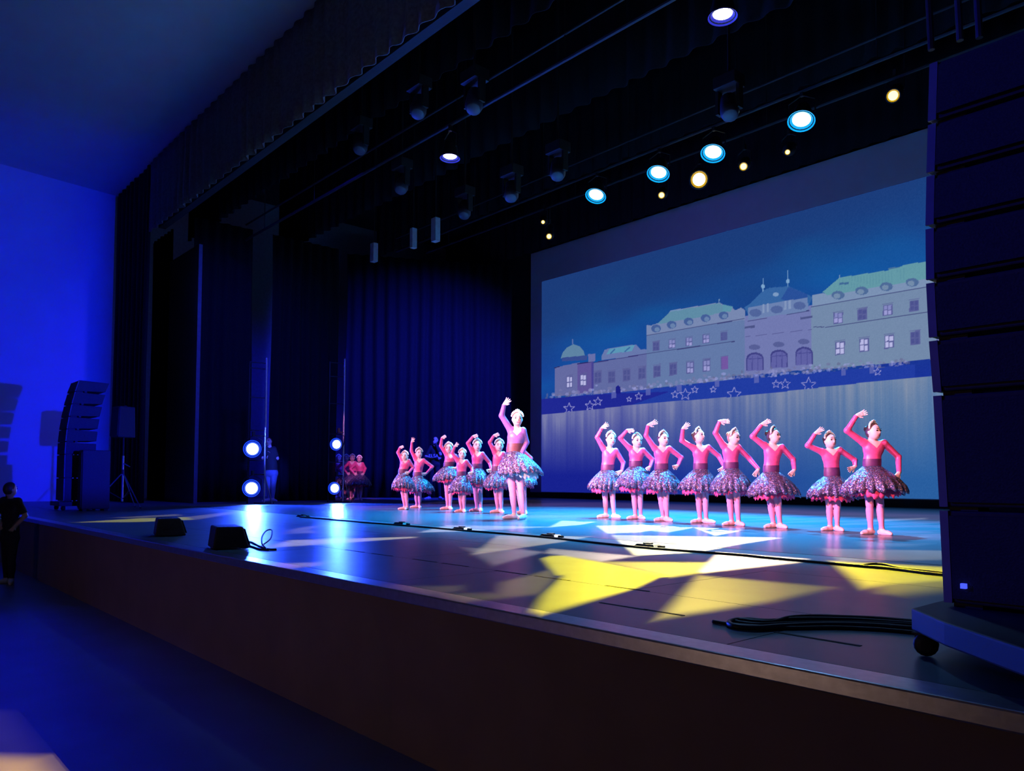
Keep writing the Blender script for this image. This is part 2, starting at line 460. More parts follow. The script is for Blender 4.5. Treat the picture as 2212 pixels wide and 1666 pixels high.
class MB:
    def __init__(s):
        s.v, s.f = [], []

    def add(s, v, f):
        n = len(s.v)
        s.v += [tuple(map(float, p)) for p in v]
        s.f += [tuple(i + n for i in q) for q in f]
        return s

    def hexa(s, p):
        """8 corners: 0-3 bottom ring, 4-7 top ring"""
        return s.add(p, [(3, 2, 1, 0), (4, 5, 6, 7), (0, 1, 5, 4), (1, 2, 6, 5), (2, 3, 7, 6), (3, 0, 4, 7)])

    def box(s, lo, hi):
        (a, b, c), (d, e, f) = lo, hi
        return s.hexa([(a, b, c), (d, b, c), (d, e, c), (a, e, c), (a, b, f), (d, b, f), (d, e, f), (a, e, f)])

    def tube(s, pts, r, n=8, closed=False):
        pts = [Vector(p) for p in pts]
        rs = r if isinstance(r, (list, tuple)) else [r] * len(pts)
        rings = []
        for i, p in enumerate(pts):
            a = pts[max(i - 1, 0)]
            b = pts[min(i + 1, len(pts) - 1)]
            t = (b - a).normalized()
            x = t.cross(Vector((0, 0, 1)) if abs(t.z) < .95 else Vector((1, 0, 0))).normalized()
            y = t.cross(x)
            rings.append([p + (x * math.cos(2 * math.pi * k / n) + y * math.sin(2 * math.pi * k / n)) * rs[i] for k in range(n)])
        v = [q for g in rings for q in g]
        f = []
        for i in range(len(pts) - 1):
            for k in range(n):
                f.append((i * n + k, i * n + (k + 1) % n, (i + 1) * n + (k + 1) % n, (i + 1) * n + k))
        f.append(tuple(range(n - 1, -1, -1)))
        f.append(tuple((len(pts) - 1) * n + k for k in range(n)))
        return s.add(v, f)

    def lathe(s, prof, axis_o, axis_d, n=20, caps=True):
        """prof: (distance along axis, radius)"""
        o = Vector(axis_o)
        t = Vector(axis_d).normalized()
        x = t.cross(Vector((0, 0, 1)) if abs(t.z) < .95 else Vector((1, 0, 0))).normalized()
        y = t.cross(x)
        v, f = [], []
        for d, r in prof:
            for k in range(n):
                a = 2 * math.pi * k / n
                v.append(o + t * d + (x * math.cos(a) + y * math.sin(a)) * r)
        for i in range(len(prof) - 1):
            for k in range(n):
                f.append((i * n + k, i * n + (k + 1) % n, (i + 1) * n + (k + 1) % n, (i + 1) * n + k))
        if caps:
            f.append(tuple(range(n - 1, -1, -1)))
            f.append(tuple((len(prof) - 1) * n + k for k in range(n)))
        return s.add(v, f)

    def ball(s, c, r, n=10, mrings=7):
        r = r if isinstance(r, (list, tuple)) else (r, r, r)
        v, f = [], []
        for i in range(mrings + 1):
            th = math.pi * i / mrings
            for k in range(n):
                a = 2 * math.pi * k / n
                v.append((c[0] + r[0] * math.sin(th) * math.cos(a), c[1] + r[1] * math.sin(th) * math.sin(a), c[2] + r[2] * math.cos(th)))
        for i in range(mrings):
            for k in range(n):
                f.append((i * n + k, (i + 1) * n + k, (i + 1) * n + (k + 1) % n, i * n + (k + 1) % n))
        return s.add(v, f)

    def build(s, name, material=None, parent=None, smooth=False):
        me = mesh_from(name, s.v, s.f, smooth)
        bm = bmesh.new()
        bm.from_mesh(me)
        bmesh.ops.recalc_face_normals(bm, faces=bm.faces)
        bm.to_mesh(me)
        bm.free()
        return link(name, me, material, parent)


def struct(o):
    o['kind'] = 'structure'
    return o


def bevel(o, w=0.01, seg=2):
    b = o.modifiers.new('bevel', 'BEVEL')
    b.width = w
    b.segments = seg
    b.limit_method = 'ANGLE'
    return o


# ------------------------------------------------------------------ setting
EDGE = 2.05
APRON = 0.75
WALLX = -20.7
PROSC = 5.2
BACKY = 17.0
CEIL = float(at_y(248, 425, PROSC)[2])

# stage deck
sf = struct(MB().box((-21.5, EDGE + .02, -0.12), (1.2, BACKY + .6, -0.012)).build('stage_floor', M['seam']))
rows = [EDGE + 0.125, 2.93, 4.15, 5.30]
for r in range(3):
    off = 0.0 if r % 2 == 0 else 1.0
    x = -21.4
    first = True
    while x < 1.0:
        x2 = min(x + (2.0 if not (first and off) else 1.0), 1.0)
        first = False
        MB().box((x + .0025, rows[r] + .0025, -0.0119), (x2 - .0025, rows[r + 1] - .0025, 0.0)).build('floor_panel', M['panel'], sf)
        x = x2
ys = [5.305, 6.8, 8.3, 9.8, 11.3, 12.8, 14.3, 15.8, BACKY + .02]
for a, b in zip(ys, ys[1:]):
    MB().box((-15.1, a + .002, -0.0119), (1.0, b - .002, 0.001)).build('vinyl_roll', M['vinyl'], sf)
    MB().box((-21.4, a + .002, -0.0119), (-15.105, b - .002, 0.0)).build('floor_panel', M['panel'], sf)
for (zx, zy, w) in [(640, 240, .26), (775, 262, .26), (995, 296, .26), (1147, 321, .26), (1430, 367, .26), (1640, 402, .26), (2030, 465, .27)]:
    p = Z6(zx, zy)
    MB().box((p[0] - w / 2, 2.925, -0.004), (p[0] + w / 2, 2.945, 0.0015)).build('floor_slot', M['seam'], sf)
for (zx, zy, w) in [(545, 465, .26), (735, 494, .2), (1465, 620, .3)]:
    p = Z7(zx, zy)
    MB().box((p[0] - w / 2, p[1] - .008, -0.004), (p[0] + w / 2, p[1] + .008, 0.0015)).build('floor_slot', M['seam'], sf)
ap = struct(MB().box((-21.4, EDGE, -APRON), (2.6, EDGE + .06, -0.03)).build('wall_front', M['apron']))
struct(bevel(MB().box((-21.4, EDGE - .012, -0.05), (1.2, EDGE + .118, 0.003)).build('trim_1', M['alu']), .006))
struct(MB().box((-21.4, -12, -APRON - .1), (6, EDGE, -APRON)).build('floor', M['hall_floor']))

# hall side wall, ceiling, proscenium
struct(MB().box((WALLX - .2, -12, -APRON), (WALLX, PROSC, CEIL + 1.4)).build('wall_left', M['wall']))
zc = CEIL
cl = MB()
cl.hexa([(-21, -12, zc + .9), (6, -12, zc + .9), (6, PROSC + .05, zc), (-21, PROSC + .05, zc),
         (-21, -12, zc + 1.1), (6, -12, zc + 1.1), (6, PROSC + .05, zc + .2), (-21, PROSC + .05, zc + .2)])
struct(cl.build('ceiling', M['ceil']))
VAL_B = float(at_y(318, 505, PROSC)[2])
VX = float(at_y(318, 505, PROSC)[0])
struct(MB().box((VX - .05, PROSC + .25, VAL_B + .2), (4, PROSC + .4, zc + 1)).build('wall_proscenium', M['black_wall']))
struct(MB().box((-26, BACKY + .9, -.1), (4, BACKY + 1.1, 10)).build('wall_back', M['black_wall']))
struct(MB().box((-24.2, PROSC + .4, -.1), (-24.0, BACKY + 1, 10)).build('wall_backstage', M['back_wall']))
struct(MB().box((-24, PROSC + .4, 9.6), (4, BACKY + 1, 9.8)).build('ceiling_stage', M['black_wall']))
struct(MB().box((-24.2, PROSC + .35, -.12), (-21.5, BACKY + 1, -.012)).build('floor_backstage', M['panel']))
struct(MB().box((-17.9, BACKY - .03, 0.0), (1.2, BACKY + .015, .17)).build('baseboard_back', M['seam']))


def curtain(name, p0, p1, z0, z1, material, pitch_=0.22, amp=0.05, label=None, seed=1, group=None, nz=6):
    """hanging pleated cloth from p0 to p1 (plan), two-sided solid of small thickness"""
    rnd = random.Random(seed)
    p0, p1 = np.array(p0, float), np.array(p1, float)
    Ln = np.linalg.norm(p1 - p0)
    t = (p1 - p0) / Ln
    n = np.array([-t[1], t[0]])
    npl = max(2, int(Ln / pitch_))
    per = 6
    N = npl * per + 1
    ph = [rnd.uniform(.6, 1.3) for _ in range(npl + 1)]
    v, f = [], []
    for j in range(nz + 1):
        z = z1 + (z0 - z1) * j / nz
        grow = 0.75 + 0.4 * j / nz
        for i in range(N):
            s = i / (N - 1)
            k = min(int(s * npl), npl - 1)
            o = amp * ph[k] * math.sin(2 * math.pi * s * npl + 0.15 * math.sin(j * .7 + k)) * grow
            q = p0 + t * (s * Ln + 0.02 * math.sin(j + k)) + n * o
            v.append((q[0], q[1], z))
    for j in range(nz):
        for i in range(N - 1):
            a = j * N + i
            f.append((a, a + 1, a + N + 1, a + N))
    o = link(name, mesh_from(name, v, f, True), material)
    sd = o.modifiers.new('thick', 'SOLIDIFY')
    sd.thickness = 0.012
    tag(o, label, 'curtain', group)
    return o


# proscenium curtain at the left, valance, legs, side and rear curtains
curtain('front_curtain', (WALLX + .02, PROSC + .05), (VX + .02, PROSC + .05), 0.0, CEIL - .02, M['velvet'], .3, .06,
        'dark front curtain hanging beside the blue side wall, by the speaker on its tripod', 3)
curtain('valance', (VX + .16, PROSC), (3.2, PROSC), VAL_B, CEIL - .03, M['velvet_soft'], .34, .035,
        'long dark grey pleated valance along the top of the stage opening', 4)


def xy(P):
    return (float(P[0]), float(P[1]))


LX = -18.25
Lc = lambda u: xy(at_x(u, 1080, LX))
tp = at_y(405, 1085, 6.0)
curtain('leg_curtain', xy(at_y(318, 1086, 6.35)), xy(at_y(362, 1086, 6.35)), 0, 6.8, M['velvet'], .25, .05,
        'narrow black leg curtain behind the left edge of the stage opening', 11)
tq = at_y(358, 1085, 6.15)
tf = MB().box((float(tq[0]), 6.12, 0), (float(tp[0]) + .02, 6.2, float(at_y(405, 545, 6.15)[2]))).build('stage_flat', M['tormentor'])
tag(tf, 'tall plain blue-lit flat between two black leg curtains at left', 'panel')
curtain('leg_curtain', Lc(406), Lc(536), 0, 6.68, M['velvet'], .24, .05,
        'black leg curtain just left of the nearer pair of blue boom lamps', 12)
curtain('leg_curtain', Lc(579), Lc(724), 0, 6.68, M['velvet'], .24, .06,
        'black leg curtain between the two blue boom stands', 13)
rc0 = xy(at_x(743, 1078, -20.6))
curtain('side_curtain', rc0, (-18.25, BACKY - .75), 0, 7.4, M['velvet'], .34, .09,
        'wide pleated dark blue curtain at the rear left, behind the dancers', 14, nz=8)
# borders (overhead black cloths)
for k, (yy, zb) in enumerate([(6.9, 6.75), (9.4, 6.9), (12.6, 7.45), (16.4, 7.72)]):
    lab = ['black border cloth overhead, first behind the stage opening', 'black border cloth overhead above the white down lights',
           'black border cloth overhead behind the lit lamp battens', 'black border cloth overhead just above the projection screen'][k]
    curtain('border_curtain', (-20.5, yy), (2.5, yy), zb, 9.5, M['velvet'], .4, .05, lab, 20 + k, nz=3)

# ------------------------------------------------------------------ projection screen
SX0, SX1 = -18.18, -5.1
IX0, IX1, IZ0, IZ1 = -17.66, -5.65, 0.19, 6.93


def picture():
    step = 0.0165
    nx, nz_ = int((IX1 - IX0) / step) + 1, int((IZ1 - IZ0) / step) + 1
    xs = np.linspace(IX0, IX1, nx)
    zs = np.linspace(IZ0, IZ1, nz_)
    X, Zg = np.meshgrid(xs, zs)
    img = np.zeros((nz_, nx, 3))
    rng = np.random.RandomState(3)

    def S(p):
        q = at_y(p[0], p[1], BACKY)
        return q[0], q[2]

    def A(x, y):
        return S((1140 + x / 4.9, 540 + y / 4.9))

    def B(x, y):
        return S((1560 + x / 4.9, 540 + y / 4.9))

    def noise(cells_x, cells_z, seed):
        rg = np.random.RandomState(seed)
        g = rg.rand(cells_z + 2, cells_x + 2)
        fx = (X - IX0) / (IX1 - IX0) * cells_x
        fz = (Zg - IZ0) / (IZ1 - IZ0) * cells_z
        ix, iz = fx.astype(int), fz.astype(int)
        tx, tz = fx - ix, fz - iz
        tx, tz = tx * tx * (3 - 2 * tx), tz * tz * (3 - 2 * tz)
        return (g[iz, ix] * (1 - tx) + g[iz, ix + 1] * tx) * (1 - tz) + (g[iz + 1, ix] * (1 - tx) + g[iz + 1, ix + 1] * tx) * tz

    def poly(pts, col, al=1.0):
        px_ = np.array([p[0] for p in pts])
        pz_ = np.array([p[1] for p in pts])
        i0, i1 = np.searchsorted(xs, px_.min()), np.searchsorted(xs, px_.max()) + 1
        j0, j1 = np.searchsorted(zs, pz_.min()), np.searchsorted(zs, pz_.max()) + 1
        if i1 <= i0 or j1 <= j0:
            return
        sx, sz = X[j0:j1, i0:i1], Zg[j0:j1, i0:i1]
        ins = np.zeros(sx.shape, bool)
        n = len(pts)
        for k in range(n):
            xa, za, xb, zb = px_[k], pz_[k], px_[(k + 1) % n], pz_[(k + 1) % n]
            c = ((za > sz) != (zb > sz))
            with np.errstate(divide='ignore', invalid='ignore'):
                ins ^= c & (sx < (xb - xa) * (sz - za) / (zb - za) + xa)
        col = np.array(col, float)
        sub = img[j0:j1, i0:i1]
        sub[ins] = sub[ins] * (1 - al) + col * al

    def rect(fn, cx, cy, w, h, col, al=1.0, slope=-.15):
        poly([fn(cx - w / 2, cy - h / 2 - slope * w / 2 * -1 * -1), fn(cx + w / 2, cy - h / 2 + slope * w / 2), fn(cx + w / 2, cy + h / 2 + slope * w / 2), fn(cx - w / 2, cy + h / 2 - slope * w / 2)], col, al)

    def oval(fn, cx, cy, w, h, col, al=1.0):
        poly([fn(cx + w / 2 * math.cos(a), cy + h / 2 * math.sin(a)) for a in np.linspace(0, 2 * math.pi, 15)[:-1]], col, al)

    def line(fn, a, b, w, col, al=1.0):
        d = np.array(b, float) - np.array(a, float)
        n = np.array([-d[1], d[0]]) / (np.linalg.norm(d) + 1e-9) * w / 2
        poly([fn(*(np.array(a) + n)), fn(*(np.array(b) + n)), fn(*(np.array(b) - n)), fn(*(np.array(a) - n))], col, al)

    def star(fn, cx, cy, r):
        pts = []
        for k in range(10):
            a = -math.pi / 2 + k * math.pi / 5
            q = r if k % 2 == 0 else r * .42
            pts.append((cx + q * math.cos(a), cy + q * math.sin(a)))
        for a, b in zip(pts, pts[1:] + pts[:1]):
            line(fn, a, b, 7, (150, 150, 205), .85)

    # evening sky
    tz = np.clip((Zg - 2.6) / (IZ1 - 2.6), 0, 1)
    txx = (X - IX0) / (IX1 - IX0)
    c_top, c_mid, c_low = np.array([26, 58, 118.]), np.array([18, 88, 168.]), np.array([24, 48, 150.])
    w = noise(5, 7, 1) * .6 + noise(11, 16, 2) * .4
    mid = np.exp(-((tz - .45 - .25 * (txx - .5)) / .26) ** 2)
    img[:] = c_low
    a = np.clip(tz * 1.6, 0, 1)[..., None]
    img[:] = img * (1 - a) + c_top * a
    a = (mid * (.45 + .8 * (w - .3)))[..., None].clip(0, 1)
    img[:] = img * (1 - a) + c_mid * a
    a = ((w - .5) * .5)[..., None].clip(0, .3)
    img[:] = img * (1 - a) + np.array([14, 92, 140.]) * a
    # facades
    FAC, FAC2, FAC3 = (94, 104, 158), (96, 118, 164), (112, 134, 166)
    poly([A(690, 1195), A(1262, 1098), A(1262, 1480), A(690, 1530)], FAC)
    poly([A(1255, 905), A(2160, 752), A(2160, 1370), A(1255, 1470)], FAC2)
    poly([B(0, 765), B(240, 735), B(240, 1320), B(0, 1350)], FAC2)
    poly([B(235, 700), B(950, 585), B(960, 1260), B(235, 1330)], (110, 118, 172))
    poly([B(940, 605), B(2420, 347), B(2420, 1136), B(940, 1275)], FAC3)
    poly([A(285, 1245), A(520, 1195), A(680, 1190), A(680, 1510), A(285, 1555)], (98, 104, 158))
    poly([A(525, 1205), A(670, 1190), A(670, 1505), A(525, 1525)], (92, 82, 150))
    # dome pavilion
    dome = [(345, 1150), (365, 1090), (410, 1035), (480, 998), (545, 1020), (590, 1070), (605, 1140)]
    poly([A(*p) for p in dome], (92, 128, 160))
    line(A, (472, 1000), (472, 945), 10, (90, 110, 165))
    poly([A(360, 1140), A(625, 1115), A(625, 1165), A(360, 1180)], (54, 74, 140))
    line(A, (275, 1250), (335, 1235), 10, (40, 44, 100))
    line(A, (520, 1205), (690, 1180), 12, (38, 40, 100))
    rect(A, 680, 1330, 26, 290, (70, 60, 140), .8)
    poly([A(635, 1105), A(710, 1095), A(710, 1180), A(640, 1190)], (100, 108, 165))
    # left wing roof, parapet
    poly([A(780, 1120), A(810, 1060), A(860, 1040), A(1140, 1000), A(1195, 1055), A(1255, 1050), A(1255, 1100), A(780, 1170)], (100, 116, 168))
    poly([A(830, 1105), A(860, 1050), A(1130, 1005), A(1100, 1070)], (88, 146, 178))
    line(A, (870, 1100), (920, 1050), 14, (50, 90, 150), .8)
    line(A, (1020, 1080), (1080, 1030), 14, (50, 90, 150), .8)
    # main block attics and roofs
    poly([A(1255, 795), A(1300, 800), A(1420, 760), A(1510, 640), A(2030, 556), A(2070, 585), A(2160, 600), A(2160, 755), A(1255, 905)], (116, 132, 172))
    poly([A(1365, 785), A(1510, 650), A(2030, 562), A(2110, 640), A(1900, 700)], (92, 136, 162))
    line(A, (1510, 645), (1640, 630), 12, (110, 140, 180))
    line(A, (2020, 565), (2022, 520), 10, (110, 140, 175))
    poly([B(0, 585), B(100, 600), B(130, 640), B(200, 610), B(240, 640), B(240, 740), B(0, 768)], (116, 132, 172))
    poly([B(0, 575), B(110, 600), B(90, 650), B(0, 660)], (88, 142, 165))
    poly([B(230, 610), B(290, 570), B(430, 430), B(500, 400), B(700, 385), B(900, 470), B(955, 500), B(900, 620), B(280, 690)], (52, 98, 158))
    poly([B(620, 520), B(700, 390), B(900, 470), B(900, 620)], (40, 78, 150))
    for cx, y0, y1 in ((430, 300, 440), (692, 210, 385)):
        line(B, (cx, y0), (cx, y1), 9, (110, 150, 195))
        oval(B, cx, y1 - 55, 40, 44, (120, 160, 200))
    oval(B, 565, 470, 60, 44, (120, 150, 190))
    poly([B(270, 610), B(900, 500), B(910, 640), B(270, 745)], (104, 126, 172))
    for cx, cy in ((350, 665), (575, 630), (815, 590)):
        oval(B, cx, cy, 130, 84, (78, 98, 152))
    for cx in (435, 480, 665, 712):
        rect(B, cx, 620 - (cx - 430) * .15, 22, 90, (126, 146, 184))
    poly([B(950, 480), B(1060, 455), B(1100, 470), B(2420, 265), B(2420, 347), B(950, 605)], (120, 142, 176))
    poly([B(1060, 445), B(1240, 292), B(1750, 215), B(1955, 152), B(2420, 80), B(2420, 262), B(1110, 480)], (96, 148, 162))
    for k in range(22):
        line(B, (1245 + k * 32, 300 - k * 5), (1230 + k * 33, 420 - k * 5), 6, (84, 136, 156), .6)
    line(B, (1240, 300), (1240, 262), 10, (120, 150, 180))
    line(B, (1750, 200), (1880, 180), 12, (70, 110, 150))
    line(B, (1240, 358), (1340, 350), 22, (62, 102, 146))
    # cornices
    DK = (58, 64, 116)
    line(A, (690, 1195), (1262, 1098), 8, (52, 50, 112))
    line(A, (1255, 905), (2160, 752), 8, DK)
    line(A, (1262, 1098), (2160, 968), 8, DK)
    line(B, (0, 765), (235, 728), 8, DK)
    line(B, (0, 985), (130, 968), 8, DK)
    line(B, (265, 755), (470, 720), 8, DK)
    line(B, (680, 685), (920, 640), 8, DK)
    line(B, (940, 605), (2420, 350), 9, DK)
    line(B, (960, 815), (1080, 815), 8, DK)
    line(B, (1085, 822), (2420, 620), 10, DK)
    line(B, (240, 920), (950, 840), 5, (84, 88, 142))
    rect(B, 290, 815, 110, 26, (74, 82, 132))
    rect(B, 890, 715, 130, 26, (74, 82, 132))

    def window(fn, cx, cy, w, h, lit):
        rect(fn, cx, cy - h * .62, w * 1.25, 10, (88, 92, 146), .7)
        rect(fn, cx, cy, w * 1.12, h * 1.08, (84, 88, 146), .9)
        pc = (178, 178, 222) if lit == 2 else (128, 132, 188) if lit else (74, 80, 140)
        for sx in (-1, 1):
            rect(fn, cx + sx * w * .24, cy - h * .25, w * .38, h * .4, pc)
            rect(fn, cx + sx * w * .24, cy + h * .25, w * .38, h * .4, pc if lit != 1 else (150, 150, 205))
    for cx, cy, l in ((440, 1400, 2), (585, 1380, 2), (740, 1350, 0), (885, 1345, 0), (1045, 1325, 0), (1205, 1305, 0), (1365, 1285, 0),
                      (1535, 1265, 0), (1715, 1245, 1), (1890, 1225, 1), (2080, 1195, 0)):
        window(A, cx, cy, 62 if l == 2 else 72, 115, l)
    poly([A(2045, 1130), A(2120, 1125), A(2120, 1262), A(2045, 1268)], (112, 84, 158), .8)
    for cx, cy, l in ((1355, 1020, 0), (1525, 995, 1), (1705, 972, 1), (1885, 942, 1), (2075, 912, 0)):
        window(A, cx, cy, 66, 84, l)
    for cx, cy in ((1355, 832), (1520, 792), (1700, 758), (1880, 722), (2070, 692)):
        oval(A, cx, cy, 104, 84, (66, 92, 148))
        oval(A, cx + 12, cy + 10, 55, 50, (100, 126, 168))
    for cx, cy, l in ((1245, 1040, 2), (1500, 1005, 2), (1765, 970, 2), (2040, 930, 0), (2320, 890, 2)):
        window(B, cx, cy, 92, 132, l)
    for cx, cy, l in ((1225, 720, 1), (1480, 682, 0), (1750, 636, 1), (2030, 590, 0), (2310, 545, 0)):
        window(B, cx, cy, 92, 108, l)
    for cx, cy in ((1225, 478), (1475, 432), (1735, 388), (2010, 342), (2290, 296)):
        oval(B, cx, cy, 140, 92, (76, 104, 148))
        oval(B, cx - 12, cy + 10, 75, 56, (112, 136, 166))
    rect(B, 25, 910, 50, 70, (80, 88, 146))
    poly([B(0, 1130), B(62, 1128), B(62, 1260), B(0, 1266)], (112, 84, 158), .8)
    for cx, cy in ((345, 1180), (600, 1150), (865, 1120)):
        arc = [(cx - 92, cy + 100), (cx - 92, cy - 30)] + [(cx - 92 * math.cos(a), cy - 30 - 66 * math.sin(a)) for a in np.linspace(0, math.pi, 10)] + [(cx + 92, cy + 90)]
        poly([B(*p) for p in arc], (62, 64, 130))
        arc2 = [(cx + (x - cx) * .88, cy + 12 + (y - cy) * .9) for x, y in arc]
        poly([B(*p) for p in arc2], (92, 94, 160))
        for q in (-30, 30):
            line(B, (cx + q, cy - 60), (cx + q, cy + 90), 8, (72, 74, 142))
        line(B, (cx - 90, cy - 24), (cx + 90, cy - 34), 9, (70, 72, 140))
        oval(B, cx - 5, cy - 150, 124, 58, (84, 92, 146))
    # lights and bushes along the foot of the palace
    base = [(230, 1560), (690, 1520), (1262, 1470), (2160, 1365)]
    bl = np.array(base + [(2058 + 0, 1350 + 20)][:0], float)

    def baseA(x):
        return np.interp(x, [230, 690, 1262, 2160, 4060], [1560, 1520, 1468, 1360, 1200])
    for k in range(420):
        x = rng.uniform(180, 4050)
        y = baseA(x) + rng.normal(-8, 24)
        c = rng.uniform(.7, 1.25)
        oval(A, x, y, rng.uniform(18, 50), rng.uniform(14, 40), tuple(np.clip(np.array((128, 130, 180)) * c, 0, 230)), .55)
    # dark bank and water edge
    up_ = [(x, baseA(x) + 14) for x in np.linspace(120, 4100, 60)]
    lo_x = [4100, 3600, 3100, 2600, 2160, 1600, 1100, 700, 120]
    lo_y = [1350, 1400, 1455, 1512, 1556, 1598, 1640, 1690, 1745]
    poly([A(x, y + rng.uniform(-9, 9)) for x, y in up_] + [A(x, y) for x, y in zip(lo_x, lo_y)], (32, 58, 158))
    poly([A(120, 1580), A(900, 1520), A(1500, 1500), A(1100, 1640), A(700, 1690), A(120, 1760)], (30, 34, 140), .8)
    for x in (910, 1270, 1600, 2000, 2420, 3340, 3640):
        rect(A, x, baseA(x) + 35, 50, 70, (92, 100, 172), .8)
    poly([A(930, 1520), A(930, 1450), A(955, 1432), A(975, 1450), A(985, 1520)], (26, 30, 130))
    for x, y, r in ((1070, 1580, 30), (1172, 1550, 42), (740, 1605, 48), (655, 1650, 55), (435, 1680, 62), (1555, 1530, 42), (1665, 1530, 66), (1765, 1480, 40), (1960, 1478, 36), (2182, 1530, 80), (2625, 1420, 46), (2722, 1420, 56), (2970, 1430, 84), (3700, 1290, 44)):
        star(A, x, y, r)
    # reflections in the water: soft vertical streaks that fade downwards
    la = [A(x, y) for x, y in zip(lo_x[::-1], lo_y[::-1])]
    zl = np.interp(xs, [p[0] for p in la], [p[1] for p in la])
    below = Zg < zl[None, :]
    dn = ((zl[None, :] - Zg) / 2.6).clip(0, 1.2)
    st = rng.rand(nx)
    st = np.convolve(st, np.ones(5) / 5, 'same') * .6 + np.convolve(rng.rand(nx), np.ones(23) / 23, 'same') * 1.2
    st = (st - st.min()) / (st.max() - st.min())
    stz = st[None, :] * (.75 + .5 * noise(70, 9, 8))
    bright = np.array([116, 120, 168.])
    warm = np.array([126, 140, 166.])
    tw = np.clip((txx - .25) * 1.6, 0, 1)[..., None]
    bcol = bright * (1 - tw) + warm * tw
    deep = np.array([22, 32, 140.]) * (1 - tw) + np.array([40, 92, 156.]) * tw
    fade = np.clip(1.0 - dn * (1.35 - .15 * txx), 0, 1)
    k = (fade * (.42 + .75 * stz)).clip(0, 1)[..., None]
    wcol = deep * (1 - k) + bcol * k
    img[below] = wcol[below]
    img[:] = np.clip(img + (rng.rand(nz_, nx, 1) - .5) * 6, 0, 255)
    lin = np.where(img <= 10.3, img / 255 / 12.92, ((img / 255 + .055) / 1.055) ** 2.4)
    return xs, zs, lin


def build_screen():
    root = empty('projection_screen', (0, 0, 0), 0, 'large projection screen showing a lit palace and stars above water at night', 'screen')
    MB().box((SX0, BACKY + .02, 0.17), (SX1, BACKY + .06, 7.95)).build('screen_cloth', M['cloth'], root)
    xs, zs, lin = picture()
    nx, nz_ = len(xs), len(zs)
    X, Zg = np.meshgrid(xs, zs)
    v = np.stack([X.ravel(), np.full(X.size, BACKY + .012), Zg.ravel()], 1)
    idx = np.arange(nx * nz_).reshape(nz_, nx)
    q = np.stack([idx[:-1, :-1], idx[:-1, 1:], idx[1:, 1:], idx[1:, :-1]], -1).reshape(-1, 4)
    me = bpy.data.meshes.new('projected_picture')
    me.vertices.add(len(v))
    me.vertices.foreach_set('co', v.astype(np.float32).ravel())
    me.loops.add(q.size)
    me.loops.foreach_set('vertex_index', q.astype(np.int32).ravel())
    me.polygons.add(len(q))
    me.polygons.foreach_set('loop_start', np.arange(0, q.size, 4, dtype=np.int32))
    me.update(calc_edges=True)
    ca = me.color_attributes.new('picture', 'FLOAT_COLOR', 'POINT')
    ca.data.foreach_set('color', np.concatenate([lin.reshape(-1, 3), np.ones((nx * nz_, 1))], 1).astype(np.float32).ravel())
    mt, nt, b = new_mat('projected_picture')
    at = nt.nodes.new('ShaderNodeAttribute')
    at.attribute_name = 'picture'
    b.inputs['Base Color'].default_value = (0.008, 0.008, 0.01, 1)
    b.inputs['Roughness'].default_value = 0.9
    b.inputs['Specular IOR Level'].default_value = 0.0
    nt.links.new(at.outputs['Color'], b.inputs['Emission Color'])
    b.inputs['Emission Strength'].default_value = 1.04
    link('projected_picture', me, mt, root)


M['cloth'] = mat('screen_cloth', (0.55, 0.50, 0.60), 0.9, 0, 0.03, 3)
build_screen()


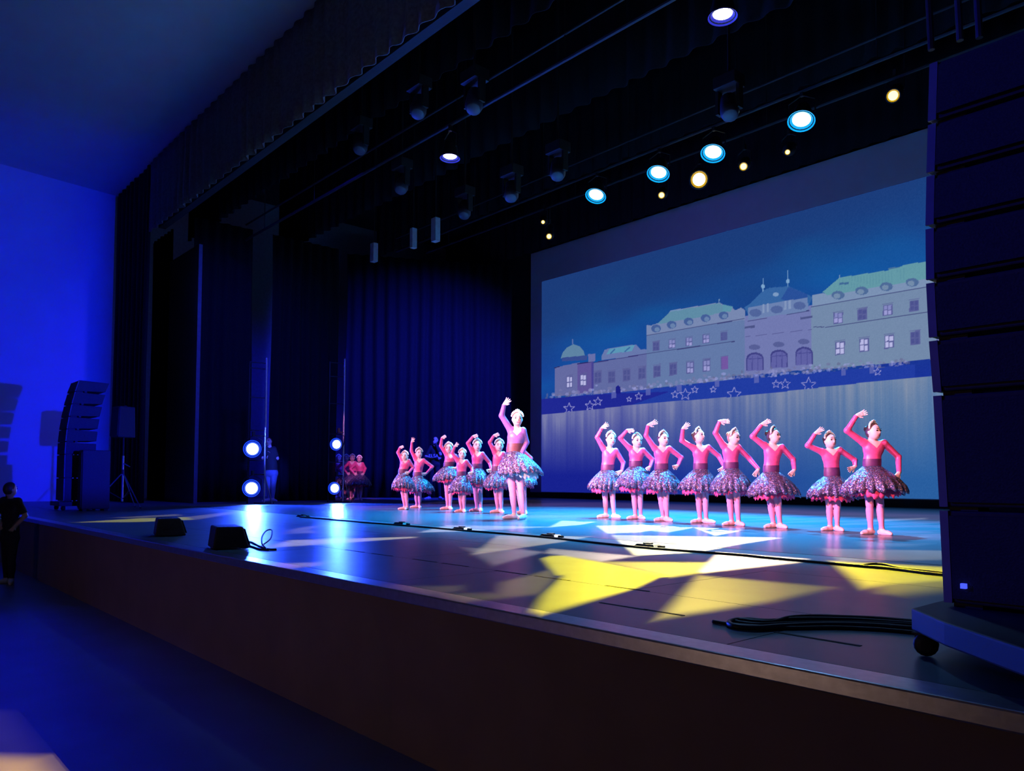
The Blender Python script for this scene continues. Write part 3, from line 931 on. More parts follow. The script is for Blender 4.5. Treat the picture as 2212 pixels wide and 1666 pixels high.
# ------------------------------------------------------------------ bodies
def grid_eval(prims, lo, hi, cell):
    lo, hi = np.array(lo), np.array(hi)
    n = np.ceil((hi - lo) / cell).astype(int) + 1
    ax = [lo[i] + np.arange(n[i]) * cell for i in range(3)]
    D = np.full(n, 0.2, np.float32)
    best = np.full(n, 9.0, np.float32)
    Lb = np.zeros(n, np.int16)
    for p in prims:
        kind, lab, k = p['kind'], p['lab'], p.get('k', .015)
        if kind == 'cone':
            a, b, ra, rb, ys = np.array(p['a'], float), np.array(p['b'], float), p['ra'], p['rb'], p.get('ys', 1.0)
            mg = max(ra, rb) * max(1, ys) + .035
            l0, h0 = np.minimum(a, b) - mg, np.maximum(a, b) + mg
        else:
            c, r = np.array(p['c'], float), np.array(p['r'], float)
            mg = r.max() + .035
            l0, h0 = c - mg, c + mg
        i0 = np.clip(np.floor((l0 - lo) / cell).astype(int), 0, n)
        i1 = np.clip(np.ceil((h0 - lo) / cell).astype(int) + 1, 0, n)
        if (i1 <= i0).any():
            continue
        sl = tuple(slice(i0[i], i1[i]) for i in range(3))
        X = ax[0][sl[0]][:, None, None]
        Y = ax[1][sl[1]][None, :, None]
        Zc = ax[2][sl[2]][None, None, :]
        if kind == 'cone':
            # stretch in depth about the bone
            ab = b - a
            abs_ = ab * np.array([1, 1 / ys, 1])
            dx, dy, dz = X - a[0], (Y - a[1]) / ys, Zc - a[2]
            den = max(float(abs_ @ abs_), 1e-9)
            t = np.clip((dx * abs_[0] + dy * abs_[1] + dz * abs_[2]) / den, 0, 1)
            d = np.sqrt((dx - t * abs_[0]) ** 2 + (dy - t * abs_[1]) ** 2 + (dz - t * abs_[2]) ** 2) - (ra + (rb - ra) * t)
            d = d * min(1.0, max(ys, .75))
        else:
            Rm = p.get('rot')
            dx, dy, dz = X - c[0], Y - c[1], Zc - c[2]
            if Rm is not None:
                dx, dy, dz = (Rm[0, 0] * dx + Rm[1, 0] * dy + Rm[2, 0] * dz, Rm[0, 1] * dx + Rm[1, 1] * dy + Rm[2, 1] * dz, Rm[0, 2] * dx + Rm[1, 2] * dy + Rm[2, 2] * dz)
            k0 = np.sqrt((dx / r[0]) ** 2 + (dy / r[1]) ** 2 + (dz / r[2]) ** 2)
            k1 = np.sqrt((dx / r[0] ** 2) ** 2 + (dy / r[1] ** 2) ** 2 + (dz / r[2] ** 2) ** 2)
            d = k0 * (k0 - 1) / np.maximum(k1, 1e-6)
        Ds = D[sl]
        h = np.maximum(k - np.abs(Ds - d), 0) / k
        D[sl] = np.minimum(Ds, d) - h * h * k * .25
        bs = best[sl]
        closer = d < bs
        bs[closer] = d[closer]
        Lb[sl][closer] = lab
    return D, Lb, lo, cell


CORN = np.array([(0, 0, 0), (1, 0, 0), (0, 1, 0), (1, 1, 0), (0, 0, 1), (1, 0, 1), (0, 1, 1), (1, 1, 1)])
EDG = [(0, 1), (2, 3), (4, 5), (6, 7), (0, 2), (1, 3), (4, 6), (5, 7), (0, 4), (1, 5), (2, 6), (3, 7)]


def nets(G, iso=0.0):
    """naive surface nets -> verts, quads, labels, field gradient-free"""
    D, Lb, lo, cell = G
    D = D - iso
    neg = D < 0
    s = np.zeros(tuple(np.array(D.shape) - 1), np.int8)
    nx, ny, nz_ = s.shape
    for c in CORN:
        s += neg[c[0]:c[0] + nx, c[1]:c[1] + ny, c[2]:c[2] + nz_]
    act = np.argwhere((s > 0) & (s < 8))
    idx = np.full(s.shape, -1, np.int32)
    idx[tuple(act.T)] = np.arange(len(act))
    val = np.stack([D[tuple((act + c).T)] for c in CORN], 1)
    acc = np.zeros((len(act), 3))
    cnt = np.zeros(len(act))
    for a, b in EDG:
        va, vb = val[:, a], val[:, b]
        cr = (va < 0) != (vb < 0)
        t = np.where(cr, va / np.where(cr, va - vb, 1), 0)[:, None]
        acc += np.where(cr[:, None], CORN[a] + t * (CORN[b] - CORN[a]), 0)
        cnt += cr
    V = lo + (act + acc / cnt[:, None]) * cell
    lab = Lb[tuple(act.T)]
    quads = []
    for ax in range(3):
        a1, a2 = (ax + 1) % 3, (ax + 2) % 3
        sh = [slice(None)] * 3
        s0, s1 = list(sh), list(sh)
        s0[ax], s1[ax] = slice(0, -1), slice(1, None)
        n0, n1 = neg[tuple(s0)], neg[tuple(s1)]
        e = np.argwhere(n0 != n1)
        e = e[(e[:, a1] > 0) & (e[:, a2] > 0) & (e[:, a1] < D.shape[a1] - 1) & (e[:, a2] < D.shape[a2] - 1)]
        o1, o2 = np.zeros(3, int), np.zeros(3, int)
        o1[a1], o2[a2] = 1, 1
        q = np.stack([idx[tuple((e - o1 - o2).T)], idx[tuple((e - o2).T)], idx[tuple(e.T)], idx[tuple((e - o1).T)]], 1)
        fl = ~n0[tuple(e.T)]
        q[fl] = q[fl][:, ::-1]
        quads.append(q)
    Q = np.concatenate(quads)
    return V, Q[(Q >= 0).all(1)], lab


def clip_mesh(V, Q, g):
    """keep the region g>=0 with a clean cut"""
    T = np.concatenate([Q[:, [0, 1, 2]], Q[:, [0, 2, 3]]]) if Q.shape[1] == 4 else Q
    gi = g[T] >= 0
    nin = gi.sum(1)
    out = [T[nin == 3]]
    newv, base, cache = [], len(V), {}

    def cut(a, b):
        key = (a, b) if a < b else (b, a)
        if key not in cache:
            t = g[a] / (g[a] - g[b])
            cache[key] = base + len(newv)
            newv.append(V[a] + (V[b] - V[a]) * t)
        return cache[key]
    ex = []
    for tri, ins in zip(T[(nin == 1) | (nin == 2)], gi[(nin == 1) | (nin == 2)]):
        k = int(np.argmax(ins)) if ins.sum() == 1 else int(np.argmin(ins))
        a, b, c = tri[k], tri[(k + 1) % 3], tri[(k + 2) % 3]
        ab, ca = cut(a, b), cut(a, c)
        if ins.sum() == 1:
            ex.append((a, ab, ca))
        else:
            ex += [(ab, b, c), (ab, c, ca)]
    if ex:
        out.append(np.array(ex))
    T = np.concatenate(out)
    VV = np.concatenate([V, np.array(newv)]) if newv else V
    used = np.unique(T)
    rm = np.full(len(VV), -1)
    rm[used] = np.arange(len(used))
    return VV[used], rm[T]


def np_mesh(name, V, Fc, smooth=True):
    me = bpy.data.meshes.new(name)
    k = Fc.shape[1]
    me.vertices.add(len(V))
    me.vertices.foreach_set('co', V.astype(np.float32).ravel())
    me.loops.add(Fc.size)
    me.loops.foreach_set('vertex_index', Fc.astype(np.int32).ravel())
    me.polygons.add(len(Fc))
    me.polygons.foreach_set('loop_start', np.arange(0, Fc.size, k, dtype=np.int32))
    me.polygons.foreach_set('use_smooth', np.ones(len(Fc), bool))
    me.update(calc_edges=True)
    return me


def rotz(a):
    c, s = math.cos(a), math.sin(a)
    return np.array([[c, -s, 0], [s, c, 0], [0, 0, 1]])


def rotx(a):
    c, s = math.cos(a), math.sin(a)
    return np.array([[1, 0, 0], [0, c, -s], [0, s, c]])


def roty(a):
    c, s = math.cos(a), math.sin(a)
    return np.array([[c, 0, s], [0, 1, 0], [-s, 0, c]])


FACE_RZ = math.atan2(math.cos(yaw), math.sin(yaw))


def hand_prims(w, tip, hs, thumb, spread, curl, lab):
    """palm, four unequal fingers, thumb from the side of the palm"""
    w, tip = np.array(w, float), np.array(tip, float)
    d = tip - w
    L = np.linalg.norm(d)
    d /= L
    L = min(max(L, .095 * hs), .135 * hs)
    l = np.array([-d[2], 0.15, d[0]])
    l -= d * (l @ d)
    l /= np.linalg.norm(l)
    n = np.cross(d, l)
    pr = [dict(kind='cone', lab=lab, a=w - d * .01 * hs, b=w + d * .12 * L, ra=.0160 * hs, rb=.0165 * hs, k=.01)]
    for i in range(4):
        o = (i - 1.5)
        pr.append(dict(kind='cone', lab=lab, a=w + d * .1 * L + l * o * .006 * hs, b=w + d * .5 * L + l * o * .0125 * hs, ra=.0115 * hs, rb=.0095 * hs, k=.012))
        fl = (.46, .52, .50, .40)[i] * L
        fd = d + l * o * spread
        fd /= np.linalg.norm(fd)
        a = w + d * .5 * L + l * o * .0125 * hs
        bdir = fd * math.cos(curl * (.5 + .2 * i)) + n * math.sin(curl * (.5 + .2 * i))
        b = a + fd * fl * .5
        c = b + bdir * fl * .5
        pr.append(dict(kind='cone', lab=lab, a=a, b=b, ra=.0078 * hs, rb=.0068 * hs, k=.004))
        pr.append(dict(kind='cone', lab=lab, a=b, b=c, ra=.0068 * hs, rb=.0056 * hs, k=.004))
    ta = w + d * .16 * L + l * thumb * .014 * hs
    td = d * .62 + l * thumb * .78
    tb = ta + td * .2 * L
    tc = tb + (d * .85 + l * thumb * .5) * .2 * L
    pr.append(dict(kind='cone', lab=lab, a=ta, b=tb, ra=.0105 * hs, rb=.008 * hs, k=.008))
    pr.append(dict(kind='cone', lab=lab, a=tb, b=tc, ra=.008 * hs, rb=.0062 * hs, k=.004))
    return pr


HEAD, NECK, TORSO, ARML, ARMR, LEGL, LEGR, FOOTL, FOOTR, HIP = range(1, 11)
ZO = {1: (820, 840), 2: (1240, 860), 3: (1600, 860), 4: (460, 850)}


def person(sp, label, group, outfit='red', place=None):
    """sp: joint positions measured in the photograph (zoom frame sp['z']), turned into metres at the figure's depth"""
    ox, oy = ZO[sp['z']]
    q = 5.53
    vf = sp['base']
    xf = (sp['aL'][0] + sp['aR'][0]) / 2
    fl = at_z(ox + xf / q, oy + vf / q) if place is None else np.array(place, float)
    s = depth_of(fl) / F / q if 'ht' not in sp else sp['ht'] / (vf - sp['top'])
    P = lambda p, y=0.0: np.array([(p[0] - xf) * s, y, (vf - p[1]) * s])
    Ht = (vf - sp['top']) * s
    hs = sp.get('hs', Ht / 1.22)
    ad = sp.get('adult', 0)
    root = empty('person', (float(fl[0]), float(fl[1]), sp.get('lift', 0.001)), FACE_RZ, label, 'person', group)
    # ---------------- joints
    sL, sR = P(sp['sL']), P(sp['sR'])
    wst = P(sp['waist'])
    mid = (sL + sR) / 2
    hd = P(sp['head'], -.012 * hs)
    hk = sp.get('hk', .92)
    hr = np.array([.070, .084, .092]) * hs * hk
    yw, pt, tl = R(sp.get('yaw', 0)), R(sp.get('pitch', 0)), R(sp.get('tilt', 0))
    HR = roty(tl) @ rotz(yw) @ rotx(pt)
    HP = lambda x, y, z: hd + HR @ (np.array([x, y, z]) * hs * hk)
    eL, wL, tL = P(sp['eL'], sp.get('eLy', -.02)), P(sp['wL'], sp.get('wLy', -.05)), P(sp['tL'], sp.get('tLy', -.08))
    eR, wR, tR = P(sp['eR'], sp.get('eRy', .03)), P(sp['wR'], sp.get('wRy', -.06)), P(sp['tR'], sp.get('tRy', -.10))
    hipc = wst + np.array([0, 0, -.085 * hs])
    aL, aR = P(sp['aL'], .03 * hs), P(sp['aR'], -.03 * hs)
    aL[2], aR[2] = .055 * hs, .055 * hs
    xl = hipc + np.array([-.047 * hs, .01, -.03 * hs])
    xr = hipc + np.array([.047 * hs, -.01, -.03 * hs])
    kL = xl * .47 + aL * .53 + np.array([0, -.012, 0])
    kR = xr * .47 + aR * .53 + np.array([0, -.012, 0])
    if 'kL' in sp:
        kL[0], kR[0] = P(sp['kL'])[0], P(sp['kR'])[0]
    toeL, toeR = P(sp['toL'], sp.get('toLy', -.02)), P(sp['toR'], sp.get('toRy', -.11))
    toeL[2], toeR[2] = .017 * hs, .017 * hs
    b = 1.0 + .12 * ad
    C = lambda lab, a, bb, ra, rb, k=.02, ys=1.0: dict(kind='cone', lab=lab, a=a, b=bb, ra=ra * hs, rb=rb * hs, k=k, ys=ys)
    chest = mid * .62 + wst * .38
    wr = sp.get('wr', .078)
    pr = [
        dict(kind='ell', lab=HEAD, c=hd, r=hr, rot=HR, k=.01),
        dict(kind='ell', lab=HEAD, c=HP(0, -.022, -.046), r=np.array([.052, .054, .052]) * hs * hk, rot=HR, k=.03),
        dict(kind='ell', lab=HEAD, c=HP(0, -.088, -.018), r=np.array([.010, .014, .013]) * hs * hk, rot=HR, k=.012),
        dict(kind='ell', lab=HEAD, c=HP(.070, .006, -.014), r=np.array([.009, .017, .023]) * hs * hk, rot=HR, k=.008),
        dict(kind='ell', lab=HEAD, c=HP(-.070, .006, -.014), r=np.array([.009, .017, .023]) * hs * hk, rot=HR, k=.008),
        C(NECK, mid + np.array([0, .012, .0]), HP(0, .012, -.055), .037, .033, .02),
        C(TORSO, mid * .6 + sL * .4 + np.array([0, 0, -.055 * hs]), mid * .6 + sR * .4 + np.array([0, 0, -.055 * hs]), .060 * b, .060 * b, .03, .85),
        C(TORSO, chest, wst + np.array([0, 0, .03 * hs]), .088 * b, wr * b, .03, .78),
        C(TORSO, wst + np.array([0, 0, .03 * hs]), hipc, wr * b, .088 * b, .03, .85),
        C(TORSO, mid * .9 + np.array([0, 0, .1 * 0]) + wst * .1 - np.array([0, 0, .004]), sL * .9 + mid * .1, .042, .036, .025, .85),
        C(TORSO, mid * .9 + wst * .1 - np.array([0, 0, .004]), sR * .9 + mid * .1, .042, .036, .025, .85),
        C(HIP, xl, xr, .062 * b, .062 * b, .03),
        C(ARML, sL, eL, .035 * b, .0275 * b), C(ARML, eL, wL, .0275 * b, .0195 * b, .012),
        C(ARMR, sR, eR, .035 * b, .0275 * b), C(ARMR, eR, wR, .0275 * b, .0195 * b, .012),
        C(LEGL, xl, kL, .055 * b, .036 * b, .008), C(LEGL, kL, aL, .034 * b, .022 * b, .008),
        C(LEGL, kL * .78 + aL * .22 + np.array([0, .012, 0]), kL * .45 + aL * .55 + np.array([0, .012, 0]), .0325 * b, .027 * b, .015),
        C(LEGR, xr, kR, .055 * b, .036 * b, .008), C(LEGR, kR, aR, .034 * b, .022 * b, .008),
        C(LEGR, kR * .78 + aR * .22 + np.array([0, .012, 0]), kR * .45 + aR * .55 + np.array([0, .012, 0]), .0325 * b, .027 * b, .015),
    ]
    for lab, an, to in ((FOOTL, aL, toeL), (FOOTR, aR, toeR)):
        dd = to - an
        dd[2] = 0
        dd /= max(np.linalg.norm(dd), 1e-6)
        heel = an - dd * .022 * hs
        heel[2] = .028 * hs
        ball = an + dd * .075 * hs
        ball[2] = .026 * hs
        tip_ = an + dd * (.125 + .03 * ad) * hs
        tip_[2] = .018 * hs
        pr += [C(lab, heel, ball, .027, .026, .01), C(lab, ball, tip_, .025, .016, .01), C(lab, an, heel * .5 + ball * .5, .026, .026, .015)]
    allp = np.array([p['c'] if p['kind'] == 'ell' else p['a'] for p in pr] + [p['b'] for p in pr if p['kind'] == 'cone'])
    lo, hi = allp.min(0) - .12, allp.max(0) + .12
    lo[2] = -.02
    cell = sp.get('cell', .0085)
    G = grid_eval(pr, lo, hi, cell)
    V, Q, lab = nets(G, 0.0)
    Vs, Qs, off = [V], [Q], len(V)
    for (w_, t_, e_, th, lb) in ((wL, tL, eL, sp.get('thL', -1), ARML), (wR, tR, eR, sp.get('thR', 1), ARMR)):
        hp = hand_prims(w_, t_, hs * (1 - .1 * ad), th, sp.get('spread', .2) * .65, sp.get('curl', .5), lb)
        hp.append(dict(kind='cone', lab=lb, a=w_ * .7 + e_ * .3, b=w_, ra=.0185 * hs * b, rb=.0160 * hs * b, k=.008))
        al = np.array([p['a'] for p in hp] + [p['b'] for p in hp])
        Gh = grid_eval(hp, al.min(0) - .03, al.max(0) + .03, .0042)
        v2, q2, _ = nets(Gh)
        Vs.append(v2)
        Qs.append(q2 + off)
        off += len(v2)
    body = link('body', np_mesh('body', np.concatenate(Vs), np.concatenate(Qs)), M[sp.get('skin', 'skin')], root)

    # ---------------- clothes: shells of the same body
    def shell(iso):
        return nets(G, iso)
    top_z = mid[2]
    if outfit in ('red', 'mauve'):
        band_top = wst[2] + sp.get('band', .075) * hs
        V1, Q1, l1 = shell(.0045)
        xr_ = V1[:, 0] - mid[0]
        vbot = top_z - .062 * hs
        gfront = (vbot + np.abs(xr_) * 1.05) - V1[:, 2]
        gback = (top_z - .012 * hs) - V1[:, 2] + np.abs(xr_) * .3
        wy = np.clip((V1[:, 1] - mid[1] + .03) / .03, 0, 1)
        g = gfront * (1 - wy) + gback * wy
        arm = (l1 == ARML) | (l1 == ARMR)
        for lb, w_, e_ in ((ARML, wL, eL), (ARMR, wR, eR)):
            ax_ = w_ - e_
            t = ((V1 - e_) @ ax_) / (ax_ @ ax_)
            g = np.where(l1 == lb, (1.0 - t) * np.linalg.norm(ax_), g)
        g = np.where((l1 == HEAD) | (l1 == NECK) & (V1[:, 2] > top_z + .004), -.02, g)
        low = (l1 >= LEGL)
        g = np.where(low, -.02, g)
        g = np.where(arm, g, np.minimum(g, V1[:, 2] - band_top))
        v, f = clip_mesh(V1, Q1, g)
        link('leotard', np_mesh('leotard', v, f), M['leotard' if outfit == 'red' else 'mauve'], root)
        V2, Q2, l2 = shell(.0058)
        g = np.minimum(band_top + .002 - V2[:, 2], V2[:, 2] - (wst[2] - .03 * hs))
        g = np.where((l2 == ARML) | (l2 == ARMR), -.02, g)
        v, f = clip_mesh(V2, Q2, g)
        link('waistband', np_mesh('waistband', v, f), M['band' if outfit == 'red' else 'band_brown'], root)
        V3, Q3, l3 = shell(.003)
        g = np.where((l3 == LEGL) | (l3 == LEGR) | (l3 == HIP) | (l3 == TORSO), wst[2] - V3[:, 2], -.02)
        v, f = clip_mesh(V3, Q3, g)
        link('tights', np_mesh('tights', v, f), M['tights'], root)
        V4, Q4, l4 = shell(.004)
        for lb in (FOOTL, FOOTR):
            g = np.where(l4 == lb, .048 * hs - V4[:, 2], -.02)
            v, f = clip_mesh(V4, Q4, g)
            link('ballet_shoe', np_mesh('ballet_shoe', v, f), M['shoe'], root)
        # skirt: stiff tulle bell with pleats
        Rr = (sp['tuR'] - sp['tuL']) / 2 * s
        cx = ((sp['tuR'] + sp['tuL']) / 2 - sp['waist'][0]) * s
        hem = (sp['hem'] - sp['waist'][1]) * s
        rnd = np.random.RandomState(int(sp['head'][0]) + sp['z'])

        def skirt(name, material, rmul, z0, hem_, pl, amp, prof, solid=False):
            nt_, nr = 132, 12
            v, f = [], []
            ph = rnd.uniform(0, 6.28, 8)
            for j in range(nr + 1):
                t = j / nr
                rad = np.interp(t, [0, .15, .35, .55, .75, .9, 1], prof)
                for i in range(nt_):
                    th = 2 * math.pi * i / nt_
                    ruf = math.sin(th * pl + ph[0] + .8 * math.sin(3 * th + ph[1])) + .5 * math.sin(th * (pl * 2 + 1) + ph[2])
                    big = .05 * math.sin(3 * th + ph[3]) + .04 * math.sin(5 * th + ph[4])
                    rr = (wr * 1.02 * hs) * (1 - rad) + Rr * rmul * rad * (1 + big * t + amp * ruf * t)
                    zz = z0 - hem_ * (t ** 1.25) * (1 + .06 * math.sin(2 * th + ph[5]) * t + .03 * math.sin(7 * th + ph[6]) * t) - .012 * ruf * t * t
                    v.append((wst[0] + cx * t + rr * math.cos(th), wst[1] + rr * math.sin(th) * .92, zz))
            for j in range(nr):
                for i in range(nt_):
                    f.append((j * nt_ + i, (j + 1) * nt_ + i, (j + 1) * nt_ + (i + 1) % nt_, j * nt_ + (i + 1) % nt_))
            o = link(name, mesh_from(name, v, f, True), material, root)
            sd = o.modifiers.new('thick', 'SOLIDIFY')
            sd.thickness = .003
            return o
        skirt('tutu', M['sequin'], 1.0, wst[2] + .004, hem * .97, 19, .065, [0, .17, .45, .72, .93, 1.0, .97])
        skirt('underskirt', M['tulle_red'] if outfit == 'red' else M['tulle_white'], .80, wst[2] - .01, hem * 1.05, 23, .022, [0, .15, .42, .68, .92, 1.0, .97])
    else:
        V1, Q1, l1 = shell(.010)
        g = np.where((l1 == HEAD) | (l1 == NECK) & (V1[:, 2] > top_z + .01), -.03, V1[:, 2] - (wst[2] - .05 * hs))
        for lb, w_, e_ in ((ARML, wL, eL), (ARMR, wR, eR)):
            sh_ = sL if lb == ARML else sR
            ax_ = e_ - sh_
            t = ((V1 - sh_) @ ax_) / (ax_ @ ax_)
            g = np.where(l1 == lb, (.85 - t) * np.linalg.norm(ax_), g)
        g = np.where(l1 >= LEGL, np.minimum(g, V1[:, 2] - (wst[2] - .05 * hs)), g)
        v, f = clip_mesh(V1, Q1, g)
        link('shirt', np_mesh('shirt', v, f), M['tshirt'], root)
        V2, Q2, l2 = shell(.008)
        g = np.where((l2 == LEGL) | (l2 == LEGR) | (l2 == HIP) | (l2 == TORSO), np.minimum(wst[2] - V2[:, 2], V2[:, 2] - .05 * hs), -.02)
        v, f = clip_mesh(V2, Q2, g)
        link('trousers', np_mesh('trousers', v, f), M['denim' if outfit == 'jeans' else 'tshirt'], root)
        V4, Q4, l4 = shell(.006)
        for lb in (FOOTL, FOOTR):
            g = np.where(l4 == lb, .07 * hs - V4[:, 2], -.02)
            v, f = clip_mesh(V4, Q4, g)
            link('shoe', np_mesh('shoe', v, f), M['sneaker'], root)
    # ---------------- head: hair, eyes, brows, mouth, bun, tiara
    hb = MB().ball((0, 0, 0), (1, 1, 1), 26, 18)
    hv = np.array(hb.v)
    hf = np.array([(a, b_, c, d) for a, b_, c, d in hb.f])
    hl = hv * np.array([.0755, .089, .0975]) + np.array([0, .003, .002])
    line_ = hl[:, 1] + .50 * hl[:, 2] + .002 + .25 * np.maximum(0, -hl[:, 2] - .01)
    g = np.minimum(line_, hl[:, 2] + (.075 if outfit != 'long' else .2))
    if sp.get('hair_long'):
        hl = hl * np.array([1.12, 1.1, 1.0])
        lowm = hl[:, 2] < 0
        hl[lowm, 2] *= 1.9
    v, f = clip_mesh(hl, hf, g)
    v = (HR @ (v * hs * hk).T).T + hd
    hm = M[sp.get('hair', 'hair')]
    link('hair', np_mesh('hair', v, f), hm, root)

    def small(name, material, items):
        mb = MB()
        for c, r in items:
            mb.ball((0, 0, 0), r, 9, 6)
            n = 9 * 7
            for i in range(len(mb.v) - n, len(mb.v)):
                p = (HR @ (np.array(mb.v[i]) * hs * hk)) + HP(*c)
                mb.v[i] = tuple(map(float, p))
        return link(name, mesh_from(name, mb.v, mb.f, True), material, root)
    for sx in (-1, 1):
        small('eye', M['eye'], [((sx * .030, -.0745, .006), (.0165, .0075, .0098))])
        small('eyebrow', M['hair'], [((sx * .030, -.0765, .030), (.018, .005, .004))])
    small('mouth', M['lip'], [((0, -.0770, -.052), (.0245, .007, .0085))])
    if outfit in ('red', 'mauve'):
        small('hair_bun', hm, [((0, .085, .030), (.040, .030, .036))])
        it = []
        for k in range(11):
            a = math.pi * (k + .5) / 11
            rr = .0135 + .006 * math.sin(a)
            it.append(((-.080 * math.cos(a), -.012 + .012 * math.sin(a), .030 + .076 * math.sin(a)), (rr, rr * .8, rr * 1.15)))
        it += [((-.02, -.01, .118), (.013, .01, .015)), ((.02, -.01, .118), (.013, .01, .015)), ((0, -.01, .124), (.012, .01, .017))]
        small('tiara', M['tiara'], it)
    return root, dict(mid=mid, wst=wst, hs=hs)


D_ = []


def dn(z, head, top, sL, eL, wL, tL, sR, eR, wR, tR, waist, tu, hem, aL, toL, aR, toR, **k):
    d = dict(z=z, head=head, top=top, sL=sL, eL=eL, wL=wL, tL=tL, sR=sR, eR=eR, wR=wR, tR=tR, waist=waist, tuL=tu[0], tuR=tu[1], hem=hem,
             aL=aL, toL=toL, aR=aR, toR=toR, base=max(toL[1], toR[1]) + 6)
    d.update(k)
    return d


